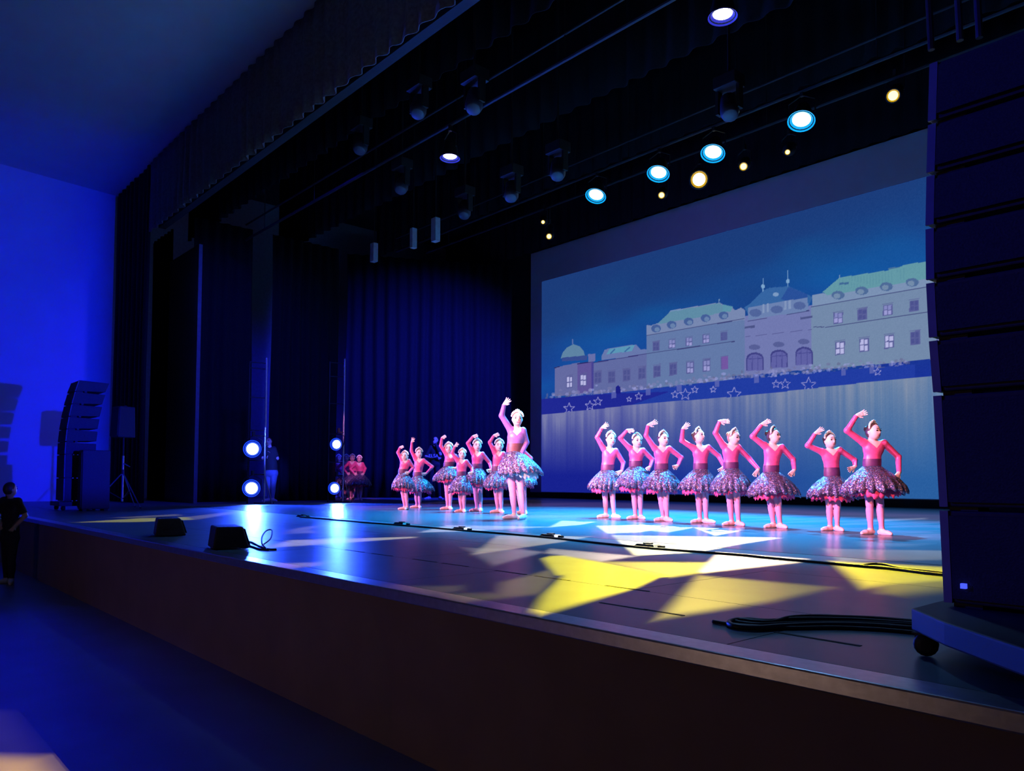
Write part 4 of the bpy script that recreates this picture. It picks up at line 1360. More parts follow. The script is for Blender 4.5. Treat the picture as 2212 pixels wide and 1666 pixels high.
FRONT = 'young dancers in the right-hand row'
LEFTG = 'young dancers in the left-hand group'
WAITG = 'dancers waiting in the wings'
DANCERS = [
    (dn(2, (438, 490), 400, (352, 605), (275, 470), (330, 360), (400, 310), (500, 632), (595, 775), (565, 872), (490, 915), (400, 862), (165, 560), 1098, (385, 1380), (270, 1420), (475, 1380), (515, 1428), yaw=22, spread=.34),
     'young dancer in red leotard, leftmost of the right-hand row, raised hand with spread fingers', FRONT),
    (dn(2, (752, 515), 412, (668, 600), (552, 482), (632, 388), (718, 395), (828, 628), (945, 735), (902, 825), (840, 866), (738, 818), (500, 955), 1085, (738, 1395), (632, 1440), (795, 1400), (812, 1445), yaw=18, spread=.1, curl=1.0),
     'smiling young dancer, second from left in the right-hand row, hand curled over her tiara', FRONT),
    (dn(2, (1066, 490), 385, (965, 600), (862, 450), (880, 330), (985, 283), (1142, 605), (1292, 712), (1232, 812), (1158, 838), (1045, 852), (825, 1280), 1108, (1072, 1425), (940, 1460), (1105, 1425), (1130, 1468), yaw=28, spread=.25),
     'young dancer third from left in the right-hand row, fingers stretched flat above her head', FRONT),
    (dn(2, (1492, 455), 372, (1432, 600), (1290, 512), (1297, 372), (1362, 305), (1610, 592), (1745, 695), (1785, 822), (1705, 890), (1515, 852), (1265, 1725), 1115, (1512, 1435), (1388, 1478), (1572, 1440), (1642, 1490), yaw=42, pitch=-12, tilt=8, spread=.3),
     'young dancer with chin lifted and one finger pointing up, fourth in the right-hand row', FRONT),
    (dn(2, (1912, 470), 350, (1792, 572), (1692, 420), (1737, 282), (1850, 285), (1968, 592), (2110, 722), (2192, 850), (2112, 948), (1880, 842), (1640, 2125), 1125, (1892, 1462), (1772, 1505), (1958, 1466), (1975, 1520), yaw=40, pitch=8, hair='hair_fair', spread=.12, curl=.8),
     'fair-haired young dancer looking down, fifth from left in the right-hand row', FRONT),
    (dn(3, (398, 450), 328, (292, 568), (146, 462), (246, 322), (345, 268), (502, 590), (648, 732), (626, 862), (540, 942), (370, 884), (115, 695), 1172, (402, 1485), (282, 1542), (460, 1484), (482, 1550), yaw=44, spread=.16, curl=.9),
     'dark-haired young dancer looking to her side, sixth from left in the right-hand row', FRONT),
    (dn(3, (1072, 508), 392, (985, 645), (805, 572), (882, 432), (966, 362), (1195, 622), (1390, 742), (1350, 822), (1235, 870), (1100, 932), (805, 1400), 1195, (1082, 1530), (955, 1572), (1142, 1522), (1152, 1582), yaw=18, tilt=-4, spread=.22, band=.10),
     'shortest young dancer with most red underskirt showing, seventh in the right-hand row', FRONT),
    (dn(3, (1588, 388), 268, (1472, 520), (1272, 382), (1372, 207), (1482, 160), (1722, 530), (1910, 692), (1862, 882), (1790, 962), (1575, 805), (1240, 1950), 1132, (1562, 1562), (1428, 1608), (1665, 1555), (1695, 1618), yaw=30, spread=.25, curl=.8),
     'tall young dancer at right end of the row, nearest the big speaker stack', FRONT),
    (dn(1, (297, 806), 722, (262, 856), (215, 762), (242, 702), (292, 690), (345, 864), (395, 940), (350, 1002), (305, 1012), (275, 1006), (138, 405), 1198, (298, 1375), (228, 1404), (332, 1385), (325, 1440), yaw=-12, spread=.1, curl=1.0),
     'young dancer at far left of the left group, one foot pointed forward', LEFTG),
    (dn(1, (465, 770), 697, (424, 846), (375, 742), (382, 642), (405, 585), (520, 856), (625, 932), (560, 1012), (505, 1026), (450, 1042), (325, 642), 1228, (442, 1385), (372, 1412), (482, 1385), (492, 1420), yaw=25, spread=.4),
     'young dancer second from left in the left group, two fingers raised high', LEFTG),
    (dn(1, (825, 712), 630, (795, 790), (727, 682), (742, 588), (792, 566), (900, 806), (965, 890), (915, 946), (868, 966), (820, 926), (645, 985), 1098, (810, 1412), (732, 1432), (846, 1412), (862, 1440), yaw=-5, tilt=-6, spread=.1, curl=.9),
     'young dancer third from left in the left group, hem higher than her neighbours', LEFTG),
    (dn(1, (985, 758), 682, (930, 836), (866, 742), (896, 668), (938, 625), (1034, 846), (1098, 922), (1110, 975), (1060, 1000), (975, 1012), (830, 1108), 1218, (976, 1418), (912, 1442), (1012, 1416), (1022, 1446), yaw=3, spread=.35, hair='hair_fair'),
     'small fair young dancer in the middle of the left group, standing a step in front', LEFTG),
    (dn(1, (1164, 678), 592, (1112, 768), (1050, 652), (1112, 572), (1176, 560), (1224, 780), (1310, 882), (1335, 968), (1275, 990), (1160, 952), (1015, 1325), 1148, (1162, 1432), (1092, 1458), (1210, 1432), (1216, 1462), yaw=8, spread=.2, curl=.8),
     'young dancer fifth from left in the left group, hand arched over her headband', LEFTG),
    (dn(1, (1425, 678), 592, (1372, 766), (1312, 642), (1362, 562), (1432, 540), (1475, 778), (1550, 872), (1560, 960), (1500, 990), (1405, 982), (1235, 1560), 1182, (1412, 1442), (1332, 1476), (1455, 1442), (1472, 1480), yaw=8, spread=.2, curl=1.0),
     'young dancer with clenched raised hand, just left of the tall lead dancer', LEFTG),
    (dn(1, (1652, 668), 590, (1602, 758), (1565, 680), (1585, 622), (1622, 600), (1712, 748), (1805, 830), (1790, 930), (1740, 955), (1672, 964), (1510, 1882), 1158, (1690, 1450), (1642, 1474), (1742, 1460), (1748, 1495), yaw=5),
     'young dancer almost hidden behind the tall lead dancer, tutu showing at her side', LEFTG),
]
for sp, lab, grp in DANCERS:
    if 'step in front' in lab or 'nearest the big' in lab:
        ux = ZO[sp['z']][0] + (sp['aL'][0] + sp['aR'][0]) / 2 / 5.53
        fl_ = at_z(ux, ZO[sp['z']][1] + sp['base'] / 5.53)
        fl_ = at_y(ux, 1080, fl_[1] - (.56 if 'step' in lab else .12))
        person(sp, lab, grp, place=(fl_[0], fl_[1], 0))
        continue
    person(sp, lab, grp)
lead = dn(1, (1640, 358), 258, (1562, 498), (1452, 322), (1482, 192), (1542, 125), (1708, 500), (1752, 640), (1682, 800), (1622, 852), (1600, 748), (1420, 1930), 1035, (1612, 1492), (1497, 1545), (1718, 1492), (1690, 1555), yaw=6, spread=.35, hk=.80, wr=.070, band=.085, adult=.2, hair='hair_fair')
person(lead, 'tall lead dancer in mauve costume with sheer sleeve, standing between the two groups', None, 'mauve')

# dancers waiting in the wings at the left
for k, (hx, hy, bx, lab) in enumerate([
        (1745, 752, 1238, 'waiting dancer with hands on hips, nearest of the four in the wings'),
        (1660, 742, 1232, 'waiting dancer second from the right of the four in the wings'),
        (1588, 752, 1230, 'waiting dancer just right of the second boom pole, third in the wings line'),
        (1496, 765, 1232, 'waiting dancer under the blue boom lamp, leftmost of the four in the wings')]):
    dx = hx - 1745
    o_ = lambda x, y: (x + dx, y)
    sp = dn(4, (hx, hy), hy - 72, o_(1706, 806 + (hy - 752)), o_(1640, 872), o_(1692, 930), o_(1720, 935), o_(1782, 806 + (hy - 752)), o_(1814, 862), o_(1806, 922), o_(1780, 938),
            o_(1758, 932), (1610 + dx, 1882 + dx), 1072, o_(1728, bx - 8), o_(1712, bx + 4), o_(1765, bx - 10), o_(1782, bx + 2), yaw=6, hk=.84, thL=-1)
    pl = at_y(460 + (sp['aL'][0] + sp['aR'][0]) / 2 / 5.53, 1078, 10.3 + .33 * k)
    pl = np.array([pl[0], pl[1], 0])
    person(sp, lab, WAITG, place=pl)

# adults backstage
man = dn(4, (652, 565), 505, (612, 655), (588, 768), (640, 735), (665, 700), (712, 660), (748, 772), (690, 775), (648, 758), (688, 880), (0, 1), 0, (655, 1255), (640, 1280), (712, 1255), (745, 1285), hk=.74, adult=1, yaw=-10, hs=1.30, cell=.011)
pl = at_y(460 + 690 / 5.53, 1080, 8.0)
person(man, 'man in dark shirt and blue jeans standing behind the left boom pole', None, 'jeans', place=(pl[0], 8.0, 0))
wom = dn(1, (663, 562), 510, (612, 652), (552, 760), (690, 782), (718, 778), (700, 652), (728, 738), (668, 615), (655, 590), (655, 800), (0, 1), 0, (590, 1250), (575, 1268), (722, 1250), (738, 1270), hk=.74, adult=1, yaw=-4, hs=1.28, cell=.011, hair_long=1, wLy=-.12, eLy=-.03, tLy=-.12, wRy=-.12, eRy=-.14, tRy=-.1)
pl = at_y(820 + 656 / 5.53, 1070, 12.6)
wr_, wj = person(wom, 'woman in dark printed top by the rear curtain, hand to her chin', None, 'dark', place=(pl[0], 12.6, 0))
fc = bpy.data.curves.new('lettering', 'FONT')
fc.body = 'ELSA'
fc.size = .13
fc.extrude = .002
fc.align_x = 'CENTER'
fc.materials.append(M['letter'])
ft = bpy.data.objects.new('lettering_curve', fc)
COL.objects.link(ft)
bpy.context.view_layer.update()
fm = bpy.data.meshes.new_from_object(ft.evaluated_get(bpy.context.evaluated_depsgraph_get()))
bpy.data.objects.remove(ft)
bpy.data.curves.remove(fc)
fo = link('lettering', fm, None, wr_)
fo.location = (wj['mid'][0] - .02, -.155, wj['mid'][2] - .28)
fo.rotation_euler = (R(90), 0, 0)


# ------------------------------------------------------------------ lanterns
def par_can(P, d, lens, halo, r=.14, label='', group=None, light_up=True):
    """can, yoke, clamp, emissive halo ring and lens; d is the beam direction"""
    P = Vector(P)
    d = Vector(d).normalized()
    root = empty('par_can', P, 0, label, 'stage light', group)
    MB().lathe([(-.30, r * .35), (-.29, r * .62), (-.20, r * .80), (-.04, r * 1.06), (0.0, r * 1.12), (0.0, r * 1.04), (-.03, r * 1.0)], (0, 0, 0), d, 20, False).build('housing', M['black_metal'], root, True)
    MB().lathe([(-.028, r * .80), (-.008, r * 1.03), (.012, r * 1.24)], (0, 0, 0), d, 24, False).build('halo_ring', halo, root, True)  # emissive flange imitates the halo glowing round the lens
    MB().lathe([(-.03, r * .86), (-.016, r * .70), (-.008, r * .3), (-.006, .001)], (0, 0, 0), d, 20, False).build('lens', lens, root, True)
    sd = d.cross(Vector((0, 0, 1)))
    sd = Vector((1, 0, 0)) if sd.length < .2 else sd.normalized()
    piv = d * -.14
    topp = piv + Vector((0, 0, .30))
    MB().tube([piv + sd * r * 1.15, piv + sd * r * 1.2 + Vector((0, 0, .2)), topp, piv - sd * r * 1.2 + Vector((0, 0, .2)), piv - sd * r * 1.15], .011, 6).build('yoke', M['black_metal'], root)
    MB().box((topp.x - .025, topp.y - .025, topp.z - .02), (topp.x + .025, topp.y + .025, topp.z + .09)).build('clamp', M['black_metal'], root)
    return root, P + topp + Vector((0, 0, .06))


def profile_lamp(P, d, lens, halo, label, r=.05, group=None):
    P = Vector(P)
    d = Vector(d).normalized()
    root = empty('profile_lantern', P, 0, label, 'stage light', group)
    MB().lathe([(-.55, .05), (-.54, .10), (-.30, .11), (-.27, r * 1.5), (-.02, r * 1.45), (0, r * 1.5), (0, r * 1.3), (-.02, r * 1.2)], (0, 0, 0), d, 16, False).build('housing', M['black_metal'], root, True)
    MB().lathe([(-.012, r * .95), (-.006, r * 1.25)], (0, 0, 0), d, 16, False).build('halo_ring', halo, root, True)  # thin emissive ring, imitated glow round the small lens
    MB().lathe([(-.014, r * .98), (-.006, r * .6), (-.003, .001)], (0, 0, 0), d, 16, False).build('lens', lens, root, True)
    topp = d * -.3 + Vector((0, 0, .28))
    MB().tube([d * -.3 + Vector((-.13, 0, 0)), d * -.3 + Vector((-.13, 0, .2)), topp, d * -.3 + Vector((.13, 0, .2)), d * -.3 + Vector((.13, 0, 0))], .01, 6).build('yoke', M['black_metal'], root)
    MB().box((topp.x - .025, topp.y - .025, topp.z - .02), (topp.x + .025, topp.y + .025, topp.z + .08)).build('clamp', M['black_metal'], root)
    bp_ = Vector((P.x, YB + .22, max(p[2] for p in P_YEL) + .38)) - P
    MB().tube([topp, Vector((topp.x, bp_.y, bp_.z)) + Vector((0, 0, -.03))], .012, 6).build('hook', M['black_metal'], root)
    return root, P + topp + Vector((0, 0, .05))


cy_words = ['leftmost', 'second from left', 'third from left', 'rightmost, largest']
tops = []
for P, wd_ in zip(P_CYAN, cy_words):
    r_, t_ = par_can(P, (.12, -.45, -.95), M['lens_cyan'], M['halo_cyan'], .165, 'cyan stage lamp overhead, ' + wd_ + ' of the four in the row', 'cyan lamps on the rear batten')
    tops.append(t_)
CBZ = max(t.z for t in tops)
wh_words = ['white down light high above the right side of the stage', 'white down light above the left side of the stage']
wt = []
for P, l_ in zip(P_WHITE, wh_words):
    r_, t_ = par_can(P, (.02, -.05, -1), M['lens_white'], M['halo_white'], .125, l_, 'white down lights')
    wt.append(t_)
ye = ['brightest yellow lamp with a starry flare, under the cyan row', 'yellow lamp at far right beside the speaker stack', 'small yellow lamp just right of the flaring yellow one',
      'tiny yellow lamp lowest right under the cyan row', 'small yellow lamp just left of the flaring yellow one', 'small amber lamp lowest above the left end of the screen', 'small yellow lamp above the amber one near the screen corner']
yt = []
for k, (P, l_) in enumerate(zip(P_YEL, ye)):
    aim = Vector((-2 - .2 * k, 2.5, 0.3)) - Vector(P)
    rr = [.12, .072, .055, .035, .05, .05, .035][k]
    r_, t_ = profile_lamp(P, aim, M['lens_hot'] if k == 0 else M['lens_yellow'], M['halo_yellow'], l_, rr, 'yellow lamps on the rear batten')
    yt.append(t_)


def batten(y, z, label, x0=-17.0, x1=1.0):
    root = empty('lighting_batten', ((x0 + x1) / 2, y, z), 0, label, 'batten', None)
    L = (x1 - x0) / 2
    MB().tube([(-L, 0, 0), (L, 0, 0)], .028, 8).build('pipe', M['black_metal'], root)
    MB().tube([(-L, 0, .35), (L, 0, .35)], .02, 8).build('cable_tray', M['black_metal'], root)
    for k in range(8):
        x = -L + 1 + k * (2 * L - 2) / 7
        MB().tube([(x, 0, 0), (x, 0, 9.4 - z)], .008, 6).build('hanger', M['black_metal'], root)
    return root


batten(P_CYAN[0][1] + .05, CBZ, 'black pipe batten carrying the four cyan lamps')
batten(YB + .22, max(p[2] for p in P_YEL) + .38, 'black pipe batten carrying the row of small yellow lamps')
batten(wt[0].y + .0, max(t.z for t in wt), 'black pipe batten carrying the white down lights')


def moving_head(P, label, hang=.5, body=(.11, .11, .26), tilt=.3):
    P = Vector(P)
    root = empty('moving_head_light', P, 0, label, 'stage light', 'unlit fixtures on the battens')
    bevel(MB().box((-.16, -.12, .20), (.16, .12, .36)).build('base_box', M['black_metal'], root), .01)
    for sx in (-1, 1):
        MB().box((sx * .15 - .02, -.05, -.10), (sx * .15 + .02, .05, .20)).build('yoke_arm', M['black_metal'], root)
    dd = Vector((tilt, -.35, -.9)).normalized()
    MB().lathe([(-.16, .07), (-.15, .105), (.10, .12), (.16, .10), (.17, .085)], (0, 0, -.04), dd, 14).build('lamp_head', M['grey_metal'], root, True)
    MB().tube([(0, 0, .36), (0, 0, 9.58 - P.z)], .018, 6).build('clamp', M['black_metal'], root)
    return root


mh = [(780, 306, 6.4, 'unlit fixture high at left, leftmost under the valance'), (868, 392, 7.2, 'unlit fixture hanging left of the white down light'),
      (1025, 212, 6.2, 'unlit fixture highest under the long valance'), (905, 225, 6.2, 'unlit fixture hanging second from left under the valance'),
      (1105, 408, 8.2, 'unlit fixture right of and below the white down light'), (1205, 360, 8.2, 'unlit fixture above the leftmost cyan lamp'),
      (1004, 448, 8.6, 'unlit fixture over the middle of the rear curtain'), (1575, 225, 8.4, 'unlit fixture above the third cyan lamp')]
for u, v, y, l_ in mh:
    moving_head(at_y(u, v, y), l_, hang=1.2)


def cable_drop(u, v, h, w, y, label):
    P = at_y(u, v, y)
    root = empty('scenery_panel', P, 0, label, 'panel', 'blue-lit panels hanging on the batten')
    bevel(MB().box((-w / 2, -.06, -h / 2), (w / 2, .06, h / 2)).build('panel', M['back_wall'], root), .01)
    MB().tube([(0, 0, h / 2), (0, 0, 9.58 - P[2])], .01, 6).build('hanger', M['black_metal'], root)


cable_drop(941, 497, .48, .16, 9.0, 'upright blue-lit box hanging over the rear curtain, rightmost')
cable_drop(893, 515, .42, .10, 9.0, 'upright dim box hanging over the rear curtain, middle one')
cable_drop(808, 546, .42, .15, 9.0, 'upright blue-lit box hanging over the rear curtain, leftmost')

# ------------------------------------------------------------------ side booms with blue lamps
names = ['upper blue boom lamp of the nearer left stand', 'lower blue boom lamp of the nearer left stand', 'upper blue boom lamp beside the waiting dancers', 'lower blue boom lamp beside the waiting dancers']
for k, (P, l_) in enumerate(zip(P_BOOM, names)):
    d = (.82, -.50, .02) if k < 2 else (.62, -.78, .0)
    par_can(P, d, M['lens_blue'], M['halo_blue'], .155 if k < 2 else .12, l_, 'blue lamps on the boom stands')


def boom(u, Y_from, ztop, label, lampPs, spread):
    base = at_x(u, 1085, -16.45)
    bx, by = float(base[0]), float(base[1])
    root = empty('boom_stand', (bx, by, 0), 0, label, 'lighting stand', 'boom stands in the wings')
    MB().tube([(0, 0, .0), (0, 0, ztop)], .022, 8).build('pole', M['steel'], root)
    off = Vector((lampPs[0][0] - bx - .3, lampPs[0][1] - by - .25, 0))
    off = off.normalized() * .36
    MB().tube([(off.x, off.y, 0), (off.x, off.y, ztop - .1)], .016, 8).build('rear_pole', M['black_metal'], root)
    for z in (.95, 1.62, 2.35, 3.0, ztop - .12):
        if z < ztop:
            MB().tube([(0, 0, z), (off.x, off.y, z)], .012, 6).build('rung', M['black_metal'], root)
    MB().tube([(.02, 0, .62), (.16, .12, .0)], .014, 6).build('brace', M['steel'], root)
    MB().box((-.16, -.16, 0), (.16, .16, .02)).build('base_plate', M['black_metal'], root)
    for q in lampPs:
        v = Vector(q) - Vector((bx, by, 0)) + Vector((-.12, .1, .30))
        MB().tube([(0, 0, v.z), v], .016, 6).build('lamp_arm', M['black_metal'], root)


boom(570, 0, 3.25, 'tall thin lighting stand with two blue lamps in front of the man', P_BOOM[:2], .6)
boom(740, 0, 3.45, 'tall thin lighting stand with two blue lamps beside the waiting dancers', P_BOOM[2:], .6)


# ------------------------------------------------------------------ loudspeaker stacks
def line_array(loc, scale, width, depth_, label, cart_poly, levels, strip=True, lean=1.0):
    root = empty('line_array_stack', loc, 0, label, 'loudspeaker', None)
    S = scale
    # cart
    if cart_poly is None:
        cart_poly = [(-.06, -.08), (width + .06, -.08), (width + .06, depth_ + .08), (-.06, depth_ + .08)]
    n = len(cart_poly)
    mb = MB()
    mb.add([(x, y, .070 * S) for x, y in cart_poly] + [(x, y, .136 * S) for x, y in cart_poly],
           [tuple(range(n - 1, -1, -1)), tuple(range(n, 2 * n))] + [(i, (i + 1) % n, n + (i + 1) % n, n + i) for i in range(n)])
    bevel(mb.build('cart_deck', M['cart'], root), .006)
    cs = [(.03, .0), (width - .03, .0), (.03, depth_), (width - .03, depth_)] if cart_poly[0][0] < -.056 else [(-.01, -.13), (.9, -.45), (.03, depth_), (width - .03, depth_)]
    for cx, cy in cs:
        c = MB().lathe([(-.024, .012), (-.022, .031 * S), (-.010, .0345 * S), (.010, .0345 * S), (.022, .031 * S), (.024, .012)], (cx, cy, .0355 * S), (.3, -.95, 0), 16).build('caster', M['rubber'], root, True)
        MB().box((cx - .03, cy - .03, .066 * S), (cx + .03, cy + .03, .071 * S)).build('caster_plate', M['black_metal'], c)
        MB().box((cx - .028, cy - .012, .03 * S), (cx - .022, cy + .012, .07 * S)).build('caster_fork', M['black_metal'], c)
    for k, (z0, z1, s0, s1, w_) in enumerate(levels):
        z0, z1 = z0 * S, z1 * S
        sub = k < 2
        gap = .006 * S
        taper = 0.0 if sub else .016 * S
        f0, f1 = -s0 * lean, -s1 * lean
        ww = w_
        b0, b1 = z0 + gap + taper, z1 - gap - taper
        dz = (f1 - f0)
        mb = MB().hexa([(0, f0, z0 + gap), (ww, f0, z0 + gap), (ww, f0 + depth_, b0), (0, f0 + depth_, b0),
                        (0, f1, z1 - gap), (ww, f1, z1 - gap), (ww, f1 + depth_, b1), (0, f1 + depth_, b1)])
        cb = bevel(mb.build('subwoofer_cabinet' if sub else 'array_cabinet', M['box'], root), .006)
        g = MB().hexa([(.028, f0 - .012, z0 + gap + .015), (ww - .028, f0 - .012, z0 + gap + .015), (ww - .028, f0 + .01, z0 + gap + .015), (.028, f0 + .01, z0 + gap + .015),
                       (.028, f1 - .012, z1 - gap - .015), (ww - .028, f1 - .012, z1 - gap - .015), (ww - .028, f1 + .01, z1 - gap - .015), (.028, f1 + .01, z1 - gap - .015)])
        g.build('grille', M['grille'], cb)
        for x_ in (0.0, ww - .024):
            MB().hexa([(x_, f0 - .006, z0 + gap), (x_ + .024, f0 - .006, z0 + gap), (x_ + .024, f0 + .004, z0 + gap), (x_, f0 + .004, z0 + gap),
                       (x_, f1 - .006, z1 - gap), (x_ + .024, f1 - .006, z1 - gap), (x_ + .024, f1 + .004, z1 - gap), (x_, f1 + .004, z1 - gap)]).build('edge_trim', M['edge'], cb)
        # rigging link between cabinets at the side
        MB().box((ww - .002, f0 + depth_ * .30, z0 - .01), (ww + .008, f0 + depth_ * .38, z0 + .02)).build('rigging_link', M['black_metal'], cb)
        MB().box((ww - .002, f0 + depth_ * .60, (z0 + z1) / 2 - .012), (ww + .010, f0 + depth_ * .78, (z0 + z1) / 2 + .012)).build('side_handle', M['rubber'], cb)
        for dz_, dx_ in ((.0, .06),):
            MB().box((.02, f0 + .02, z0 - gap - .002), (.10, f0 + .12, z0 + gap + .002)).build('spacer', M['rubber'], cb)
            MB().box((ww - .10, f0 + .02, z0 - gap - .002), (ww - .02, f0 + .12, z0 + gap + .002)).build('spacer', M['rubber'], cb)
    return root


zof = lambda v: EYE - (v - 1047) / F * 2.36
es = [(1312, 2008), (1103, 1997), (853, 1980), (735, 1967), (610, 1960), (490, 1962), (370, 1970), (250, 1980), (105, 1992)]
zl = [zof(v) for v, u in es]
sl_ = [(2010 - u) / F * 2.36 / .72 for v, u in es]
levels = [(zl[i], zl[i + 1], sl_[i], sl_[i + 1], .92) for i in range(len(es) - 1)]
CX, CY = -.905, 2.62
ra = line_array((CX, CY, 0), 1.0, .92, .55, 'tall black loudspeaker stack on a wheeled cart at the right edge',
                [(-.055, .06), (-.055, -.12), (.10, -.30), (.36, -.535), (1.0, -.535), (1.0, .62), (-.03, .62)], levels)
MB().box((.055, -.03 - sl_[0], .20), (.07, -.012 - sl_[0], .215)).build('power_indicator', M['led'], ra)
for (u0, v0, v1) in [(2008, 12, 102), (2070, 0, 82), (2112, 0, 76)]:
    p0, p1 = at_y(u0 - 3, v0 - 40, CY + .12), at_y(u0 + 4, v1 + 6, CY + .12)
    MB().tube([Vector(p0) - Vector((CX, CY, 0)), Vector(p1) - Vector((CX, CY, 0))], .011, 8).build('lifting_strap', M['cart'], ra)

zz = [.07, .43, .80, 1.0, 1.2, 1.4, 1.6, 1.8, 1.99]
ss = [0, 0, .0, -.005, -.02, -.045, -.08, -.125, -.18]
lv = [(zz[i] + .08, zz[i + 1] + .08, ss[i], ss[i + 1], .56) for i in range(8)]
pL = at_z(131, 1106)
LSX, LSY = -15.05, 2.98
line_array((LSX, LSY, 0), 1.06, .56, .46, 'black loudspeaker stack on a cart in front of the blue wall at left', None, lv)

# boxes beside the left stack
sb = empty('subwoofer', (LSX + .76, LSY + .16, 0), 0, 'low dark speaker box at the foot of the left stack, nearest the curtain', 'loudspeaker')
bevel(MB().box((0, 0, .03), (.26, .42, 1.0)).build('cabinet', M['box'], sb), .012)
MB().box((.03, -.012, .06), (.23, .004, .96)).build('grille', M['grille'], sb)
for x_ in (.04, .22):
    for y_ in (.05, .37):
        MB().box((x_ - .03, y_ - .03, 0), (x_ + .03, y_ + .03, .03)).build('foot', M['rubber'], sb)

# speaker on tripod stand near the curtain
st0 = at_z(267, 1102)
STX, STY = -15.15, 4.05
ts = empty('speaker_stand', (STX, STY, 0), 0, 'thin tripod speaker stand beside the dark front curtain', 'speaker stand')
MB().tube([(0, 0, .12), (0, 0, .95)], .020, 8).build('lower_pole', M['steel'], ts)
MB().tube([(0, 0, .90), (0, 0, 1.285)], .016, 8).build('upper_pole', M['black_metal'], ts)
MB().lathe([(-.04, .03), (.04, .03)], (0, 0, .66), (0, 0, 1), 10).build('collar', M['black_metal'], ts)
MB().tube([(0, 0, .82), (.10, .09, .75)], .010, 6).build('clamp_knob', M['steel'], ts)
for a in (20, 140, 260):
    c_, s_ = math.cos(R(a)), math.sin(R(a))
    lg = MB().tube([(0.02 * c_, .02 * s_, .62), (.52 * c_, .52 * s_, .012)], .011, 6).build('leg', M['steel'], ts)
    MB().ball((.52 * c_, .52 * s_, .016), .018, 8, 5).build('rubber_foot', M['rubber'], lg)
    MB().tube([(0, 0, .16), (.26 * c_, .26 * s_, .325)], .008, 6).build('strut', M['black_metal'], lg)
sp_ = empty('loudspeaker', (STX, STY, 1.28), R(8), 'small black loudspeaker on the tripod stand at left', 'loudspeaker')
mb = MB().hexa([(-.17, -.17, 0), (.17, -.17, 0), (.12, .16, 0), (-.12, .16, 0), (-.17, -.15, .56), (.17, -.15, .56), (.12, .14, .56), (-.12, .14, .56)])
bevel(mb.build('cabinet', M['box'], sp_), .015)
MB().hexa([(-.15, -.182, .03), (.15, -.182, .03), (.15, -.165, .03), (-.15, -.165, .03), (-.15, -.163, .53), (.15, -.163, .53), (.15, -.145, .53), (-.15, -.145, .53)]).build('grille', M['grille'], sp_)
MB().box((-.05, -.02, .56), (.05, .02, .58)).build('handle', M['rubber'], sp_)


# ------------------------------------------------------------------ floor monitors, cables
def monitor(u0, v0, w, h, label, rz):
    P = at_z(u0, v0)
    root = empty('floor_monitor', (float(P[0]), float(P[1]), 0), rz, label, 'loudspeaker', 'floor monitors on the stage edge')
    d = .26
    mb = MB().hexa([(-w / 2, -d / 2, .006), (w / 2, -d / 2, .006), (w / 2, d / 2, .006), (-w / 2, d / 2, .006),
                    (-w / 2, -d / 2 + .02, h), (w / 2, -d / 2 + .02, h), (w / 2, d / 2 - .05, h), (-w / 2, d / 2 - .05, h)])
    cb = bevel(mb.build('cabinet', M['box'], root), .012)
    MB().hexa([(-w / 2 + .02, d / 2 - .004, .03), (w / 2 - .02, d / 2 - .004, .03), (w / 2 - .02, d / 2 + .008, .03), (-w / 2 + .02, d / 2 + .008, .03),
               (-w / 2 + .02, d / 2 - .045, h - .02), (w / 2 - .02, d / 2 - .045, h - .02), (w / 2 - .02, d / 2 - .030, h - .02), (-w / 2 + .02, d / 2 - .030, h - .02)]).build('grille', M['grille'], root)
    for sx in (-1, 1):
        MB().box((sx * w * .38 - .02, -.09, 0), (sx * w * .38 + .02, -.05, .008)).build('rubber_foot', M['rubber'], root)
        MB().box((sx * w / 2 - .004, -.06, h * .45), (sx * w / 2 + .004, .02, h * .62)).build('side_handle', M['rubber'], root)


monitor(493, 1184, .34, .17, 'black floor monitor wedge on the stage edge, with cable looping beside it', R(-14))
monitor(366, 1157, .36, .165, 'darker floor monitor wedge on the stage edge, further left', R(-14))


def cable(name, pix, r, label, z=.012, group=None, parent=None):
    pts = []
    for p in pix:
        q = at_z(p[0], p[1], r)
        zz_ = r + (p[2] if len(p) > 2 else 0)
        pts.append(Vector((q[0], q[1], zz_)))
    # smooth
    out = []
    for i in range(len(pts) - 1):
        p0, p1, p2, p3 = pts[max(i - 1, 0)], pts[i], pts[i + 1], pts[min(i + 2, len(pts) - 1)]
        for k in range(6):
            t = k / 6
            out.append(.5 * ((2 * p1) + (p2 - p0) * t + (2 * p0 - 5 * p1 + 4 * p2 - p3) * t * t + (3 * p1 - p0 - 3 * p2 + p3) * t ** 3))
    out.append(pts[-1])
    o = MB().tube(out, r, 7).build(name, M['cable'], parent, True)
    if parent is None:
        tag(o, label, 'cable', group)
    return o


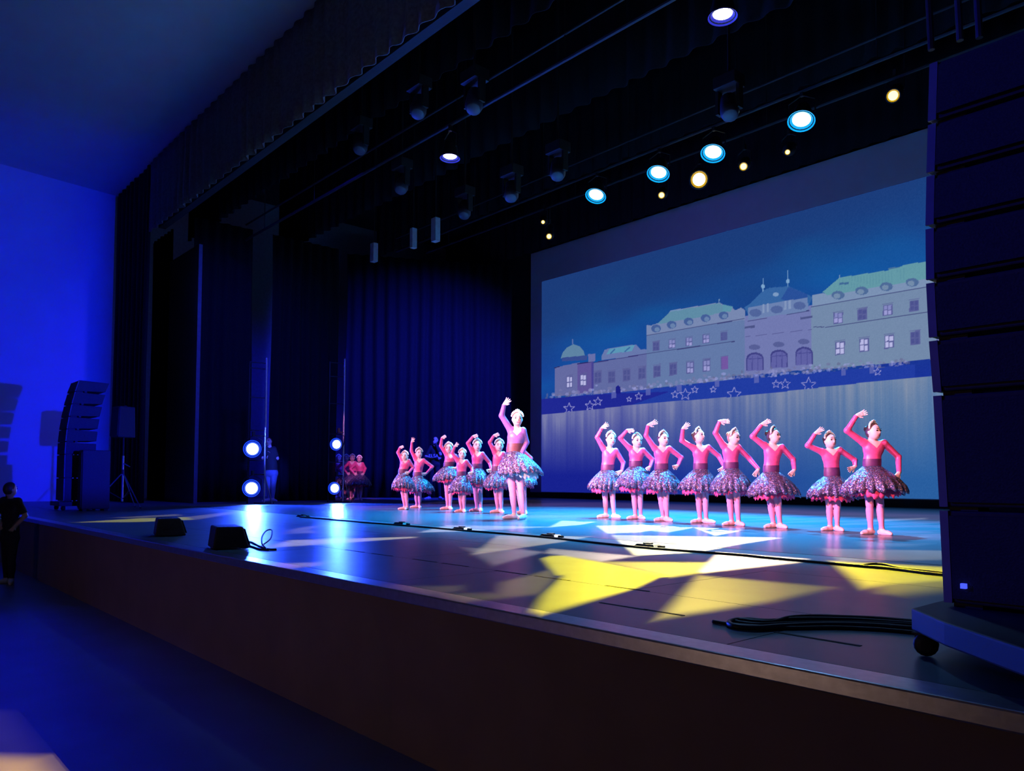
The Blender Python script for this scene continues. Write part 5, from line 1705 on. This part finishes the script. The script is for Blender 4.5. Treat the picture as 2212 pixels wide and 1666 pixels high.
# cable across the stage with flat microphones along it
long_pix = [(648, 1117), (700, 1121), (790, 1129), (868, 1135), (930, 1140), (1000, 1146), (1090, 1153), (1190, 1162), (1300, 1174), (1400, 1184), (1480, 1190),
            (1600, 1199), (1660, 1205), (1760, 1214), (1860, 1223), (1930, 1229), (2010, 1239), (2120, 1250)]
cable('floor_cable', long_pix, .009, 'thin black cable running across the whole stage floor in front of the dancers')
for k, (u, v, l_) in enumerate([(655, 1117, 'flat black stage microphone at the left end of the floor cable'), (868, 1134, 'flat black stage microphone, second along the floor cable'),
                                (998, 1145, 'flat black stage microphone at mid cable, left of the lead dancer'), (1190, 1161, 'black stage microphone on the floor cable, in the pale triangle of light'),
                                (1400, 1183, 'flat black stage microphone on the floor cable above the yellow light')]):
    P = at_z(u, v)
    root = empty('floor_microphone', (float(P[0]), float(P[1]), 0), 0, l_, 'microphone', 'flat microphones along the floor cable')
    MB().hexa([(-.11, -.06, 0.001), (.11, -.06, .001), (.11, .06, .001), (-.11, .06, .001), (-.08, -.04, .028), (.08, -.04, .028), (.08, .04, .028), (-.08, .04, .028)]).build('plate', M['rubber'], root)
    MB().box((-.035, -.02, .028), (.035, .02, .038)).build('capsule', M['black_metal'], root)
    MB().lathe([(0, .010), (.06, .010)], (.10, 0, .014), (1, 0, 0), 8).build('plug', M['black_metal'], root)
cable('twisted_cable', [(1860, 1222), (1885, 1218), (1915, 1220), (1945, 1227), (2005, 1234), (2100, 1244)], .007, 'second thin cable twisted over the floor cable near the right stack')
# thick cables running from the cart and doubling back
cable('thick_cable', [(2120, 1352), (2060, 1349), (1985, 1345), (1900, 1338), (1830, 1335), (1760, 1333), (1705, 1336), (1670, 1345), (1630, 1344), (1595, 1340), (1575, 1346), (1590, 1354), (1640, 1357), (1700, 1353), (1800, 1350), (1900, 1353), (1990, 1360), (2100, 1366)], .011,
      'thick black cable looped on the stage floor, running to the right cart')
cable('thick_cable', [(2100, 1361), (1985, 1352), (1880, 1347), (1780, 1346), (1690, 1348), (1640, 1350), (1600, 1346), (1590, 1342), (1615, 1339), (1660, 1342), (1720, 1338), (1830, 1339), (1930, 1345), (2080, 1356)], .009,
      'thinner black cable lying inside the loop of the thick one')
cable('thick_cable', [(1540, 1343), (1570, 1348), (1610, 1352), (1700, 1357), (1800, 1356), (1900, 1360), (1990, 1368), (2090, 1376)], .007,
      'black cable whose straight end points left of the coiled loop')
cable('monitor_cable', [(530, 1168), (545, 1172), (560, 1180), (575, 1186), (566, 1180, .02), (566, 1172, .05), (575, 1164, .07), (587, 1163, .07), (584, 1172, .03), (566, 1180), (580, 1186), (597, 1187)], .006,
      'thin cable curling up from the floor beside the monitor wedge')
cable('monitor_cable', [(528, 1176), (545, 1181), (560, 1186), (580, 1188)], .006, 'short cable lying on the floor from monitor wedge to the small plug')

# ------------------------------------------------------------------ onlooker at the far left of the stage edge
au = dict(z=4, head=(652, 565), top=505, sL=(600, 655), eL=(560, 760), wL=(600, 840), tL=(625, 880), sR=(712, 660), eR=(760, 770), wR=(720, 850), tR=(700, 890), waist=(658, 880), tuL=0, tuR=1, hem=0,
          aL=(630, 1255), toL=(610, 1280), aR=(690, 1255), toR=(720, 1285), base=1291, adult=1, ht=1.24, hs=.92, hk=.95, cell=.011, yaw=155, skin='silhouette_skin')
PA = at_y(24, 1100, 1.72)
person(au, 'person seen as a dark silhouette at the far left, by the stage edge', None, 'dark', place=(float(PA[0]), 1.72, -APRON))
bpy.data.objects[[o.name for o in bpy.data.objects if o.get('label', '').startswith('person seen as')][0]].location.z = -APRON + .001
